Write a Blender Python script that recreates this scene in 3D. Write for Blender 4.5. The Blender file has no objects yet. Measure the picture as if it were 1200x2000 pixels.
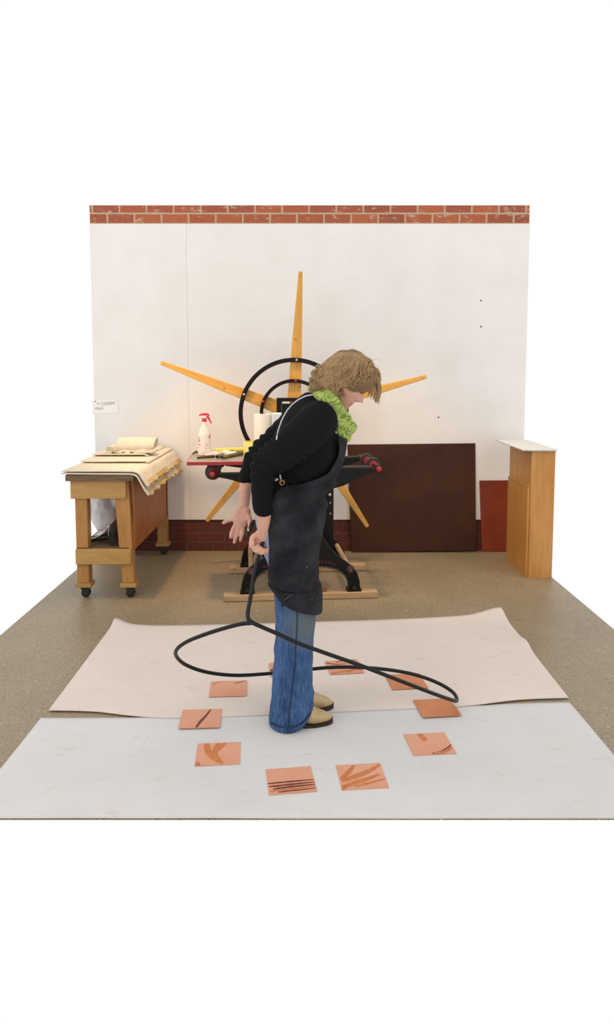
import bpy, bmesh, math, random
from mathutils import Vector, Matrix, noise
from mathutils.bvhtree import BVHTree

random.seed(7)
PI = math.pi
S = bpy.context.scene
COL = S.collection

# ---------------------------------------------------------------- camera
F, PITCH, CX, CY, H = 1452.0, 0.0921, 600.0, 860.0, 1.42
cd = bpy.data.cameras.new('camera')
cam = bpy.data.objects.new('camera', cd)
COL.objects.link(cam)
cam.location = (0, 0, H)
cam.rotation_euler = (PI/2 - PITCH, 0, 0)
cd.sensor_fit = 'VERTICAL'
cd.sensor_height = 36
cd.sensor_width = 36*1200/2000
cd.lens = F/2000*36
cd.shift_y = -(1000-CY)/2000
cd.clip_end = 60
S.camera = cam

# ---------------------------------------------------------------- light
BACK_LOW, BACK_TOP = 1.0, 1.02
w = bpy.data.worlds.new('daylight')
S.world = w
w.use_nodes = True
bg = w.node_tree.nodes['Background']
wn, wl = w.node_tree.nodes, w.node_tree.links
# bright white surroundings; the room behind the camera is dimmer at eye level than overhead
wtc = wn.new('ShaderNodeTexCoord')
wsx = wn.new('ShaderNodeSeparateXYZ')
wl.new(wtc.outputs['Generated'], wsx.inputs[0])


def wrange(sock, a, b, lo, hi):
    r = wn.new('ShaderNodeMapRange')
    r.interpolation_type = 'SMOOTHSTEP'
    for i, v in enumerate((a, b, lo, hi)):
        r.inputs[i+1].default_value = v
    wl.new(sock, r.inputs[0])
    return r.outputs[0]


back_z = wrange(wsx.outputs[2], .05, .75, BACK_LOW, BACK_TOP)
fy = wrange(wsx.outputs[1], .0, .45, 0, 1)
wmix = wn.new('ShaderNodeMix')
wmix.data_type = 'FLOAT'
wl.new(fy, wmix.inputs[0])
wl.new(back_z, wmix.inputs[2])
wmix.inputs[3].default_value = 1.02
bg.inputs[0].default_value = (1.0, 0.995, 0.985, 1)
wl.new(wmix.outputs[0], bg.inputs[1])


def area(name, loc, target, sx, sy, power, col):
    l = bpy.data.lights.new(name, 'AREA')
    l.shape = 'RECTANGLE'
    l.size, l.size_y, l.energy, l.color = sx, sy, power, col
    o = bpy.data.objects.new(name, l)
    COL.objects.link(o)
    o.location = loc
    o.rotation_euler = (Vector(target)-Vector(loc)).to_track_quat('-Z', 'Y').to_euler()
    return o


def spot(name, loc, target, power, ang, col, soft):
    sl = bpy.data.lights.new(name, 'SPOT')
    sl.energy, sl.color, sl.spot_size, sl.spot_blend, sl.shadow_soft_size = power, col, math.radians(ang), .8, soft
    o = bpy.data.objects.new(name, sl)
    COL.objects.link(o)
    o.location = loc
    o.rotation_euler = (Vector(target)-Vector(loc)).to_track_quat('-Z', 'Y').to_euler()


spot('ceiling_lamp_left', (-1.0, 4.35, 3.1), (-.5, 5.4, -.1), 165, 50, (1, .62, .26), .10)
spot('ceiling_lamp_right', (.3, 4.35, 3.2), (.65, 5.4, -.1), 120, 50, (1, .68, .34), .10)
area('ceiling_lamp_window', (-2.2, 1.2, 3.0), (0.1, 4.2, 0.6), 1.2, 1.0, 14, (1, .96, .92))

S.view_settings.view_transform = 'Standard'
S.view_settings.look = 'None'
S.view_settings.gamma = 1
S.view_settings.use_curve_mapping = False
S.view_settings.exposure = 0.0

# ---------------------------------------------------------------- helpers
cp, sp = math.cos(PITCH), math.sin(PITCH)
CAM = Vector((0, 0, H))


def ray(px, py):
    dx, dy = (px-CX)/F, -(py-CY)/F
    return Vector((dx, cp+dy*sp, -sp+dy*cp))


def W(px, py, y):                      # point of the picture at depth y
    d = ray(px, py)
    return CAM + d*(y/d.y)


def G(px, py, z=0.0):                  # point of the picture at height z
    d = ray(px, py)
    return CAM + d*((z-H)/d.z)


def lin(c):
    c = c/255.0
    return c/12.92 if c <= 0.04045 else ((c+0.055)/1.055)**2.4


def rgb(r, g, b):
    return (lin(r), lin(g), lin(b), 1)


def new_mat(name):
    m = bpy.data.materials.new(name)
    m.use_nodes = True
    n, l = m.node_tree.nodes, m.node_tree.links
    return m, n, l, n['Principled BSDF']


def coords(n, l, scale=(1, 1, 1), loc=(0, 0, 0), rot=(0, 0, 0)):
    tc = n.new('ShaderNodeTexCoord')
    mp = n.new('ShaderNodeMapping')
    mp.inputs['Scale'].default_value = scale
    mp.inputs['Location'].default_value = loc
    mp.inputs['Rotation'].default_value = rot
    l.new(tc.outputs['Object'], mp.inputs[0])
    return mp.outputs[0]


def noise_fac(n, l, co, scale, detail=4, rough=.55, lo=.35, hi=.65, dist=0.0):
    t = n.new('ShaderNodeTexNoise')
    t.inputs['Scale'].default_value = scale
    t.inputs['Detail'].default_value = detail
    t.inputs['Roughness'].default_value = rough
    t.inputs['Distortion'].default_value = dist
    l.new(co, t.inputs['Vector'])
    r = n.new('ShaderNodeMapRange')
    r.inputs[1].default_value, r.inputs[2].default_value = lo, hi
    l.new(t.outputs[0], r.inputs[0])
    return r.outputs[0]


def mix(n, l, fac, a, b):
    x = n.new('ShaderNodeMix')
    x.data_type = 'RGBA'
    if isinstance(fac, float):
        x.inputs[0].default_value = fac
    else:
        l.new(fac, x.inputs[0])
    for s, v in ((6, a), (7, b)):
        if isinstance(v, tuple):
            x.inputs[s].default_value = v
        else:
            l.new(v, x.inputs[s])
    return x.outputs[2]


def mul(n, l, a, k):
    x = n.new('ShaderNodeMath')
    x.operation = 'MULTIPLY'
    l.new(a, x.inputs[0])
    if isinstance(k, float):
        x.inputs[1].default_value = k
    else:
        l.new(k, x.inputs[1])
    return x.outputs[0]


def bump(n, l, b, fac, strength=.3, dist=.004):
    x = n.new('ShaderNodeBump')
    x.inputs['Strength'].default_value = strength
    x.inputs['Distance'].default_value = dist
    l.new(fac, x.inputs['Height'])
    l.new(x.outputs[0], b.inputs['Normal'])


def M_(name, c1, c2=None, rough=.6, metal=0.0, scale=12, st=(1, 1, 1), lo=.35, hi=.65, bmp=0, spec=None, detail=4, dist=0.0):
    m, n, l, b = new_mat(name)
    b.inputs['Roughness'].default_value = rough
    b.inputs['Metallic'].default_value = metal
    if spec is not None:
        b.inputs['Specular IOR Level'].default_value = spec
    if c2 is None:
        c2 = tuple(min(255, x*1.12+3) for x in c1)
    f = noise_fac(n, l, coords(n, l, st), scale, detail, .6, lo, hi, dist)
    l.new(mix(n, l, f, rgb(*c1), rgb(*c2)), b.inputs['Base Color'])
    if bmp:
        bump(n, l, b, f, bmp)
    return m


def wood(name, c1, c2, axis='x', knots=(90, 50, 25), rough=.5, scale=9, kn=.0):
    m, n, l, b = new_mat(name)
    st = {'x': (.12, 1, 1), 'y': (1, .12, 1), 'z': (1, 1, .12)}[axis]
    co = coords(n, l, st)
    f = noise_fac(n, l, co, scale, 5, .6, .3, .7, 1.2)
    g = noise_fac(n, l, co, scale*8, 3, .6, .45, .7)
    c = mix(n, l, f, rgb(*c1), rgb(*c2))
    c = mix(n, l, mul(n, l, g, .25), c, rgb(*knots))
    if kn:
        k = noise_fac(n, l, coords(n, l, (1, 1, 1)), 30, 2, .5, .66, .74)
        c = mix(n, l, mul(n, l, k, kn), c, rgb(*knots))
    l.new(c, b.inputs['Base Color'])
    b.inputs['Roughness'].default_value = rough
    return m


class MB:
    def __init__(s):
        s.v, s.f, s.m = [], [], []

    def add(s, vs, fs, mi=0):
        o = len(s.v)
        s.v += [Vector(v) for v in vs]
        s.f += [tuple(i+o for i in f) for f in fs]
        s.m += [mi]*len(fs)
        return s

    def box(s, a, b, mi=0, M=None):
        x0, y0, z0 = a
        x1, y1, z1 = b
        vs = [Vector(p) for p in ((x0, y0, z0), (x1, y0, z0), (x1, y1, z0), (x0, y1, z0), (x0, y0, z1), (x1, y0, z1), (x1, y1, z1), (x0, y1, z1))]
        if M:
            vs = [M @ v for v in vs]
        return s.add(vs, [(0, 3, 2, 1), (4, 5, 6, 7), (0, 1, 5, 4), (1, 2, 6, 5), (2, 3, 7, 6), (3, 0, 4, 7)], mi)

    def rings(s, rs, mi=0, cap=True, close=False):
        n = len(rs[0])
        vs = [p for r in rs for p in r]
        fs = []
        k = len(rs)
        for i in range(k if close else k-1):
            a, b = i*n, ((i+1) % k)*n
            for j in range(n):
                j2 = (j+1) % n
                fs.append((a+j, a+j2, b+j2, b+j))
        if cap and not close:
            fs.append(tuple(range(n-1, -1, -1)))
            fs.append(tuple((k-1)*n+j for j in range(n)))
        return s.add(vs, fs, mi)

    def tube(s, pts, rad, n=12, mi=0, closed=False, round_ends=False, flat=1.0, upv=None):
        pts = [Vector(p) for p in pts]
        k = len(pts)
        if not isinstance(rad, (list, tuple)):
            rad = [rad]*k
        rs = []
        prev = None
        for i in range(k):
            if closed:
                t = pts[(i+1) % k]-pts[i-1]
            else:
                t = pts[min(i+1, k-1)]-pts[max(i-1, 0)]
            t.normalize()
            if prev is None:
                u = upv if upv else (Vector((0, 0, 1)) if abs(t.z) < .9 else Vector((1, 0, 0)))
                a = u-t*u.dot(t)
            else:
                a = prev-t*prev.dot(t)
            a.normalize()
            prev = a
            b = t.cross(a)
            ring = lambda c, r: [c+a*(math.cos(2*PI*j/n)*r)+b*(math.sin(2*PI*j/n)*r*flat) for j in range(n)]
            if round_ends and i == 0:
                for q in (.2, .6, .9):
                    rs.append(ring(pts[0]-t*rad[0]*math.sqrt(1-q*q), rad[0]*q))
            rs.append(ring(pts[i], rad[i]))
            if round_ends and i == k-1:
                for q in (.9, .6, .2):
                    rs.append(ring(pts[i]+t*rad[i]*math.sqrt(1-q*q), rad[i]*q))
        return s.rings(rs, mi, cap=True, close=closed)

    def lathe(s, prof, n=24, mi=0, o=(0, 0, 0), axis='z'):
        rs = []
        o = Vector(o)
        for r, h in prof:
            ring = []
            for j in range(n):
                a = 2*PI*j/n
                x, y = math.cos(a)*r, math.sin(a)*r
                v = {'z': (x, y, h), 'y': (x, h, -y), 'x': (h, x, y)}[axis]
                ring.append(o+Vector(v))
            rs.append(ring)
        return s.rings(rs, mi)

    def prism(s, poly, y0, y1, mi=0):          # polygon in x,z extruded along y
        n = len(poly)
        vs = [(p[0], y0, p[1]) for p in poly]+[(p[0], y1, p[1]) for p in poly]
        fs = [tuple(range(n)), tuple(range(2*n-1, n-1, -1))]
        for i in range(n):
            j = (i+1) % n
            fs.append((i, i+n, j+n, j))
        return s.add(vs, fs, mi)

    def ell(s, c, ax, n=16, m=10, mi=0):        # ellipsoid from three axis vectors
        c = Vector(c)
        a, b, d = [Vector(x) for x in ax]
        rs = []
        for i in range(1, m):
            t = PI*i/m
            rs.append([c+d*math.cos(t)+(a*math.cos(2*PI*j/n)+b*math.sin(2*PI*j/n))*math.sin(t) for j in range(n)])
        return s.rings(rs, mi)

    def mesh(s, name):
        me = bpy.data.meshes.new(name)
        me.from_pydata([tuple(v) for v in s.v], [], s.f)
        bm = bmesh.new()
        bm.from_mesh(me)
        for f, mi in zip(bm.faces, s.m):
            f.material_index = mi
        bmesh.ops.recalc_face_normals(bm, faces=bm.faces[:])
        bm.to_mesh(me)
        bm.free()
        return me

    def build(s, name, mats, parent=None, local=False, smooth=30, bevel=0, sub=0):
        return link(name, s.mesh(name), mats, parent, local, smooth, bevel, sub)


def wm(o):
    m = Matrix.Identity(4)
    while o is not None:
        m = Matrix.LocRotScale(o.location, o.rotation_euler, o.scale) @ m
        o = o.parent
    return m


def link(name, me, mats, parent=None, local=False, smooth=30, bevel=0, sub=0):
    o = bpy.data.objects.new(name, me)
    COL.objects.link(o)
    for m in (mats if isinstance(mats, (list, tuple)) else [mats]):
        me.materials.append(m)
    if parent is not None:
        o.parent = parent
        if not local:
            me.transform(wm(parent).inverted())
    elif not local:
        vs = [v.co for v in me.vertices]
        c = Vector(((min(v.x for v in vs)+max(v.x for v in vs))/2, (min(v.y for v in vs)+max(v.y for v in vs))/2, min(v.z for v in vs)))
        me.transform(Matrix.Translation(-c))
        o.location = c
    if smooth:
        me.shade_smooth()
        me.set_sharp_from_angle(angle=math.radians(smooth))
    if bevel:
        b = o.modifiers.new('bevel', 'BEVEL')
        b.width, b.segments, b.limit_method, b.angle_limit = bevel, 2, 'ANGLE', math.radians(40)
    if sub:
        b = o.modifiers.new('sub', 'SUBSURF')
        b.levels = b.render_levels = sub
    return o


def thing(name, label, cat, loc=(0, 0, 0), rz=0, group=None):
    o = bpy.data.objects.new(name, None)
    o.empty_display_size = .1
    COL.objects.link(o)
    o.location = loc
    o.rotation_euler = (0, 0, rz)
    return tag(o, label, cat, group)


def tag(o, label, cat, group=None):
    o['label'], o['category'] = label, cat
    if group:
        o['group'] = group
    return o


def struct(o):
    o['kind'] = 'structure'
    return o


def vremesh(mb, voxel, smooth_it=4, fac=.5):
    me = mb.mesh('tmp')
    o = bpy.data.objects.new('tmp', me)
    COL.objects.link(o)
    r = o.modifiers.new('r', 'REMESH')
    r.mode, r.voxel_size = 'VOXEL', voxel
    if smooth_it:
        sm = o.modifiers.new('s', 'SMOOTH')
        sm.factor, sm.iterations = fac, smooth_it
    dg = bpy.context.evaluated_depsgraph_get()
    dg.update()
    out = bpy.data.meshes.new_from_object(o.evaluated_get(dg))
    bpy.data.objects.remove(o)
    bpy.data.meshes.remove(me)
    out.materials.clear()
    return out


def displace(me, fn):
    me.update()
    ns = [v.normal.copy() for v in me.vertices]
    for v, nn in zip(me.vertices, ns):
        v.co += nn*fn(v.co)
    me.update()


def cr(pts, k=8, closed=False):                 # Catmull-Rom through points (any dimension tuples)
    P = [Vector(p) for p in pts]
    n = len(P)
    out = []
    for i in range(n if closed else n-1):
        if closed:
            p0, p1, p2, p3 = P[i-1], P[i], P[(i+1) % n], P[(i+2) % n]
        else:
            p0, p1, p2, p3 = P[max(i-1, 0)], P[i], P[i+1], P[min(i+2, n-1)]
        for j in range(k):
            t = j/k
            out.append(.5*((2*p1)+(p2-p0)*t+(2*p0-5*p1+4*p2-p3)*t*t+(3*p1-p0-3*p2+p3)*t**3))
    if not closed:
        out.append(P[-1].copy())
    return out


def lerp_table(tab, x):
    if x <= tab[0][0]:
        return tab[0][1]
    for (a, b), (c, d) in zip(tab, tab[1:]):
        if x <= c:
            return b+(d-b)*(x-a)/(c-a)
    return tab[-1][1]


def text_mesh(body, size, extrude=.001):
    cu = bpy.data.curves.new('txt', 'FONT')
    cu.body, cu.size, cu.extrude = body, size, extrude
    cu.align_x, cu.align_y = 'CENTER', 'CENTER'
    o = bpy.data.objects.new('txt', cu)
    COL.objects.link(o)
    dg = bpy.context.evaluated_depsgraph_get()
    dg.update()
    me = bpy.data.meshes.new_from_object(o.evaluated_get(dg))
    bpy.data.objects.remove(o)
    bpy.data.curves.remove(cu)
    me.materials.clear()
    return me


def mb_from_mesh(mb, me, M, mi=0):
    mb.add([M @ v.co for v in me.vertices], [tuple(p.vertices) for p in me.polygons], mi)

# ---------------------------------------------------------------- materials


def brick_mat(name, c1, c2, mort, zoff, xoff, residue, rough=.85):
    m, n, l, b = new_mat(name)
    tc = n.new('ShaderNodeTexCoord')
    sep = n.new('ShaderNodeSeparateXYZ')
    l.new(tc.outputs['Object'], sep.inputs[0])
    cmb = n.new('ShaderNodeCombineXYZ')
    ax = n.new('ShaderNodeMath'); ax.inputs[1].default_value = xoff
    az = n.new('ShaderNodeMath'); az.inputs[1].default_value = zoff
    l.new(sep.outputs[0], ax.inputs[0]); l.new(sep.outputs[2], az.inputs[0])
    l.new(ax.outputs[0], cmb.inputs[0]); l.new(az.outputs[0], cmb.inputs[1])
    wob = n.new('ShaderNodeTexNoise')
    wob.inputs['Scale'].default_value = 25
    l.new(cmb.outputs[0], wob.inputs['Vector'])
    va = n.new('ShaderNodeVectorMath'); va.operation = 'MULTIPLY_ADD'
    va.inputs[1].default_value = (.007, .007, 0)
    l.new(wob.outputs['Color'], va.inputs[0]); l.new(cmb.outputs[0], va.inputs[2])
    br = n.new('ShaderNodeTexBrick')
    br.offset = .45
    br.inputs['Scale'].default_value = 1
    br.inputs['Mortar Size'].default_value = .0080
    br.inputs['Mortar Smooth'].default_value = .25
    br.inputs['Bias'].default_value = -.1
    br.inputs['Brick Width'].default_value = .207
    br.inputs['Row Height'].default_value = .0765
    br.inputs['Color1'].default_value = rgb(*c1)
    br.inputs['Color2'].default_value = rgb(*c2)
    br.inputs['Mortar'].default_value = rgb(*mort)
    l.new(va.outputs[0], br.inputs['Vector'])
    f = noise_fac(n, l, coords(n, l, (1, 1, 1.8)), 14, 6, .7, .565, .66)
    g = noise_fac(n, l, coords(n, l), 60, 3, .6, .3, .7)
    c = mix(n, l, mul(n, l, f, residue), br.outputs['Color'], rgb(205, 185, 160))
    c = mix(n, l, mul(n, l, g, .12), c, rgb(60, 30, 20))
    l.new(c, b.inputs['Base Color'])
    b.inputs['Roughness'].default_value = rough
    inv = n.new('ShaderNodeMath'); inv.operation = 'SUBTRACT'; inv.inputs[0].default_value = 1
    l.new(br.outputs['Fac'], inv.inputs[1])
    bump(n, l, b, inv.outputs[0], .6, .006)
    return m


def floor_mat():
    m, n, l, b = new_mat('speckled_floor')
    co = coords(n, l)
    big = noise_fac(n, l, co, 1.6, 5, .6, .3, .7)
    c = mix(n, l, big, rgb(140, 124, 98), rgb(156, 139, 112))
    for sc, th, col, k in ((95, .60, (96, 82, 62), .75), (120, .62, (190, 172, 142), .7), (70, .69, (225, 210, 180), .8)):
        f = noise_fac(n, l, coords(n, l, (1, 1, 1), (sc, sc*.3, 0)), sc, 2, .5, th, th+.06)
        c = mix(n, l, mul(n, l, f, k), c, rgb(*col))
    l.new(c, b.inputs['Base Color'])
    b.inputs['Roughness'].default_value = .42
    b.inputs['Specular IOR Level'].default_value = .35
    return m


def canvas_mat(name, c1, c2, seed):
    m, n, l, b = new_mat(name)
    f = noise_fac(n, l, coords(n, l, (1, 1, 1), (seed, 0, 0)), 2.2, 6, .65, .3, .7)
    c = mix(n, l, f, rgb(*c1), rgb(*c2))
    st = noise_fac(n, l, coords(n, l, (1, 2.0, 1), (seed+4, 0, 0)), 7, 5, .6, .60, .72)
    c = mix(n, l, mul(n, l, st, .30), c, rgb(196, 168, 146))
    sm = noise_fac(n, l, coords(n, l, (.8, 2.2, 1), (0, seed, 0)), 9, 5, .62, .66, .76)
    c = mix(n, l, mul(n, l, sm, .55), c, rgb(160, 150, 146))
    fl = noise_fac(n, l, coords(n, l, (1, 1, 1), (0, seed+9, 0)), 60, 1, .5, .80, .83)
    c = mix(n, l, mul(n, l, fl, .6), c, rgb(128, 116, 112))
    l.new(c, b.inputs['Base Color'])
    b.inputs['Roughness'].default_value = .9
    b.inputs['Specular IOR Level'].default_value = .15
    h = noise_fac(n, l, coords(n, l, (1, 1, 1), (seed, 1, 0)), 9, 6, .6, .2, .8)
    bump(n, l, b, h, .25, .006)
    return m


MAT = {}
MAT['wall'] = M_('white_painted_panel', (238, 232, 226), (243, 239, 234), .55, scale=2.5)
MAT['brick'] = brick_mat('old_red_brick', (184, 100, 66), (158, 84, 62), (200, 168, 136), 0, 0, .75)
MAT['brick_low'] = brick_mat('shade_darkened_painted_brick', (104, 48, 36), (90, 42, 32), (100, 66, 58), 0, .05, .06)  # red-brown painted brick, with the shade low on the wall darkened into its colours
MAT['floor'] = floor_mat()
MAT['canvas_back'] = canvas_mat('cream_canvas', (220, 206, 194), (227, 213, 202), 3)
MAT['canvas_front'] = canvas_mat('grey_white_canvas', (210, 207, 205), (219, 216, 213), 17)
MAT['copper'] = M_('pink_copper', (228, 166, 136), (220, 154, 122), .42, .1, scale=3)
MAT['copper_dark'] = M_('bare_copper', (214, 138, 96), (204, 124, 80), .4, .1, scale=6)
MAT['stroke'] = M_('orange_brush_stroke', (216, 132, 72), (198, 114, 62), .4, .2, scale=40, st=(1, 1, 1))
MAT['stroke_dark'] = M_('dark_brush_stroke', (140, 66, 42), (96, 44, 34), .5, .1, scale=120, lo=.3, hi=.6)
MAT['iron'] = M_('black_cast_iron', (9, 9, 8), (15, 15, 13), .42, 0, scale=30, spec=.22)
MAT['iron_edge'] = M_('worn_iron', (70, 62, 54), (40, 36, 32), .4, .5, scale=60)
MAT['red'] = M_('red_enamel', (172, 28, 38), (150, 22, 32), .3, scale=20)
MAT['bedtop'] = M_('grey_steel_bed', (176, 164, 150), (150, 140, 128), .35, .3, scale=8)
MAT['spoke'] = wood('golden_varnished_wood', (228, 172, 78), (210, 146, 56), 'z', (110, 60, 20), .35, 10, .5)
MAT['pine'] = wood('yellow_pine', (186, 136, 70), (166, 112, 52), 'z', (110, 66, 28), .5, 8, .25)
MAT['pine_x'] = wood('yellow_pine_board', (190, 148, 84), (174, 130, 68), 'x', (120, 76, 36), .5, 8, .2)
MAT['ply'] = wood('orange_plywood', (184, 112, 52), (156, 86, 38), 'x', (112, 58, 24), .5, 4)
MAT['plycab'] = wood('cabinet_plywood', (206, 150, 78), (188, 126, 58), 'z', (140, 84, 36), .42, 5)
MAT['plyedge'] = M_('plywood_edge', (122, 96, 68), (92, 70, 50), .7, scale=30, st=(.2, 1, 3))
MAT['rail'] = wood('worn_rail_timber', (196, 164, 122), (168, 138, 100), 'x', (120, 62, 30), .7, 12, .5)
MAT['rubber'] = M_('black_rubber', (18, 18, 20), (28, 28, 30), .5, scale=30)
MAT['steel'] = M_('bright_steel', (170, 168, 164), (130, 128, 124), .3, .9, scale=30)
MAT['bolt'] = M_('pale_bolt_head', (222, 216, 208), (200, 194, 186), .35, .2, scale=40)
MAT['felt'] = M_('cream_felt', (228, 216, 194), (220, 206, 184), .95, scale=30, spec=.1, bmp=.1)
MAT['felt_stain'] = M_('stained_felt', (222, 206, 176), (206, 172, 112), .95, scale=6, spec=.1, lo=.40, hi=.60)
MAT['hardboard'] = M_('brown_hardboard', (78, 44, 28), (58, 34, 22), .5, scale=3, lo=.3, hi=.7, detail=6, spec=.2)
MAT['redboard'] = M_('rust_red_board', (138, 58, 30), (118, 42, 22), .32, scale=4, detail=6)
MAT['white'] = M_('white_surface', (236, 232, 224), (228, 222, 212), .6, scale=10)
MAT['ink'] = M_('grey_ink', (150, 140, 134), (130, 120, 116), .7, scale=30)
MAT['letter'] = M_('faded_red_letter_paint', (140, 36, 60), (110, 28, 46), .5, scale=60)


def clear_mat(name, col, alpha, rough=.1, trans=1.0):
    m, n, l, b = new_mat(name)
    b.inputs['Base Color'].default_value = rgb(*col)
    b.inputs['Roughness'].default_value = rough
    b.inputs['Transmission Weight'].default_value = trans
    b.inputs['IOR'].default_value = 1.2
    return m


MAT['glass'] = clear_mat('jar_glass', (225, 232, 228), 1, .03)
MAT['plastic'] = M_('milky_plastic', (234, 224, 212), (226, 212, 200), .35, scale=5)
MAT['pinkink'] = M_('pink_label_ink', (230, 120, 130), (214, 90, 104), .5, scale=40)
MAT['redplastic'] = M_('red_plastic', (226, 56, 70), (214, 44, 58), .35, scale=10)
MAT['yellow'] = M_('pale_yellow_plastic', (232, 224, 128), (226, 214, 112), .4, scale=5)
MAT['yellow_box'] = M_('yellow_cardboard', (240, 216, 112), (232, 200, 88), .6, scale=10)
MAT['paper'] = M_('paper_towel', (244, 238, 228), (238, 230, 218), .9, scale=40, spec=.1)
MAT['bluewhite'] = M_('pale_blue_wrap', (206, 218, 222), (184, 200, 206), .6, scale=6)
MAT['rag'] = M_('white_rag', (240, 228, 212), (224, 208, 192), .9, scale=12, spec=.1)
MAT['greenpipe'] = M_('greenish_pipe', (128, 118, 84), (92, 84, 62), .4, .3, scale=12)
MAT['darkstick'] = wood('dark_stained_stick', (92, 58, 36), (66, 38, 24), 'x', (40, 20, 10), .5)
MAT['sack'] = M_('white_plastic_bag', (206, 198, 200), (190, 182, 186), .4, scale=6)
# clothing and skin
MAT['skin'] = M_('skin', (212, 164, 142), (198, 144, 124), .5, scale=14, spec=.3)
MAT['lip'] = M_('lip', (196, 116, 104), (186, 104, 94), .45, scale=20)
MAT['shirt'] = M_('black_knit', (16, 16, 18), (23, 23, 25), .85, scale=260, spec=.12)
MAT['cord'] = M_('white_cord', (222, 226, 230), (206, 210, 216), .7, scale=30)
MAT['brass'] = M_('brass_eyelet', (176, 132, 60), (150, 108, 44), .3, .8, scale=30)
MAT['cable'] = M_('black_rubber_cable', (14, 14, 15), (22, 22, 24), .4, scale=20, spec=.3)


def apron_mat():
    m, n, l, b = new_mat('charcoal_canvas_apron')
    co = coords(n, l)
    f = noise_fac(n, l, co, 7, 6, .65, .40, .70)
    c = mix(n, l, f, rgb(30, 30, 34), rgb(56, 56, 60))
    sp_ = noise_fac(n, l, co, 62, 1, .5, .77, .79)
    c = mix(n, l, mul(n, l, sp_, .6), c, rgb(170, 170, 160))
    l.new(c, b.inputs['Base Color'])
    b.inputs['Roughness'].default_value = .85
    b.inputs['Specular IOR Level'].default_value = .08
    wv = noise_fac(n, l, coords(n, l, (1, 1, .35)), 22, 4, .6, .3, .7)
    bump(n, l, b, wv, .25, .006)
    return m


def denim_mat():
    m, n, l, b = new_mat('blue_denim')
    f = noise_fac(n, l, coords(n, l, (1, 1, .25)), 14, 5, .65, .3, .72)
    c = mix(n, l, f, rgb(30, 54, 92), rgb(66, 98, 146))
    g = noise_fac(n, l, coords(n, l, (1, 1, .15)), 160, 2, .5, .4, .7)
    c = mix(n, l, mul(n, l, g, .25), c, rgb(120, 150, 190))
    # grey worn patch on the knee
    tc = n.new('ShaderNodeTexCoord')
    d = n.new('ShaderNodeVectorMath'); d.operation = 'DISTANCE'
    d.inputs[1].default_value = DENIM_KNEE
    l.new(tc.outputs['Object'], d.inputs[0])
    r = n.new('ShaderNodeMapRange')
    r.inputs[1].default_value, r.inputs[2].default_value = .13, .05
    l.new(d.outputs['Value'], r.inputs[0])
    c = mix(n, l, mul(n, l, r.outputs[0], .75), c, rgb(104, 112, 110))
    d2 = n.new('ShaderNodeVectorMath'); d2.operation = 'DISTANCE'
    d2.inputs[1].default_value = DENIM_SEAT
    l.new(tc.outputs['Object'], d2.inputs[0])
    r2 = n.new('ShaderNodeMapRange')
    r2.inputs[1].default_value, r2.inputs[2].default_value = .22, .12
    l.new(d2.outputs['Value'], r2.inputs[0])
    c = mix(n, l, mul(n, l, r2.outputs[0], .7), c, rgb(158, 166, 196))
    l.new(c, b.inputs['Base Color'])
    b.inputs['Roughness'].default_value = .85
    b.inputs['Specular IOR Level'].default_value = .2
    return m


def scarf_mat():
    m, n, l, b = new_mat('lime_knit_scarf')
    co = coords(n, l)
    nz = n.new('ShaderNodeTexNoise')
    nz.inputs['Scale'].default_value = 16
    nz.inputs['Detail'].default_value = 1
    l.new(co, nz.inputs['Vector'])
    wv = n.new('ShaderNodeMath'); wv.operation = 'MULTIPLY'; wv.inputs[1].default_value = 60
    l.new(nz.outputs[0], wv.inputs[0])
    sn = n.new('ShaderNodeMath'); sn.operation = 'SINE'
    l.new(wv.outputs[0], sn.inputs[0])
    r = n.new('ShaderNodeMapRange')
    r.inputs[1].default_value, r.inputs[2].default_value = .3, .8
    l.new(sn.outputs[0], r.inputs[0])
    c = mix(n, l, r.outputs[0], rgb(172, 188, 104), rgb(114, 138, 58))
    l.new(c, b.inputs['Base Color'])
    b.inputs['Roughness'].default_value = .9
    b.inputs['Specular IOR Level'].default_value = .15
    bump(n, l, b, sn.outputs[0], .3, .004)
    return m


def hair_mat():
    m, n, l, b = new_mat('dark_blonde_hair')
    co = coords(n, l)
    f = noise_fac(n, l, co, 26, 4, .6, .32, .68)
    oi = n.new('ShaderNodeNewGeometry')
    c = mix(n, l, f, rgb(112, 84, 58), rgb(160, 128, 90))
    rnd = oi.outputs['Random Per Island']
    c = mix(n, l, mul(n, l, rnd, .75), c, rgb(188, 154, 108))
    l.new(c, b.inputs['Base Color'])
    b.inputs['Roughness'].default_value = .5
    b.inputs['Specular IOR Level'].default_value = .35
    return m


def boot_mat():
    m, n, l, b = new_mat('tan_leather')
    f = noise_fac(n, l, coords(n, l), 22, 5, .7, .35, .7)
    c = mix(n, l, f, rgb(206, 180, 134), rgb(172, 142, 98))
    g = noise_fac(n, l, coords(n, l, (1, 1, 1), (3, 0, 0)), 70, 3, .5, .64, .68)
    c = mix(n, l, mul(n, l, g, .7), c, rgb(90, 66, 44))
    l.new(c, b.inputs['Base Color'])
    b.inputs['Roughness'].default_value = .5
    return m


# ================================================================ SETTING
YW = 5.81
XL, XR = -1.66, 1.70
zt = W(600, 401, YW).z
zp1 = W(600, 437, YW-.015).z
zp0 = W(600, 1015, YW-.015).z
YF = G(600, 1600).y

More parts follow.
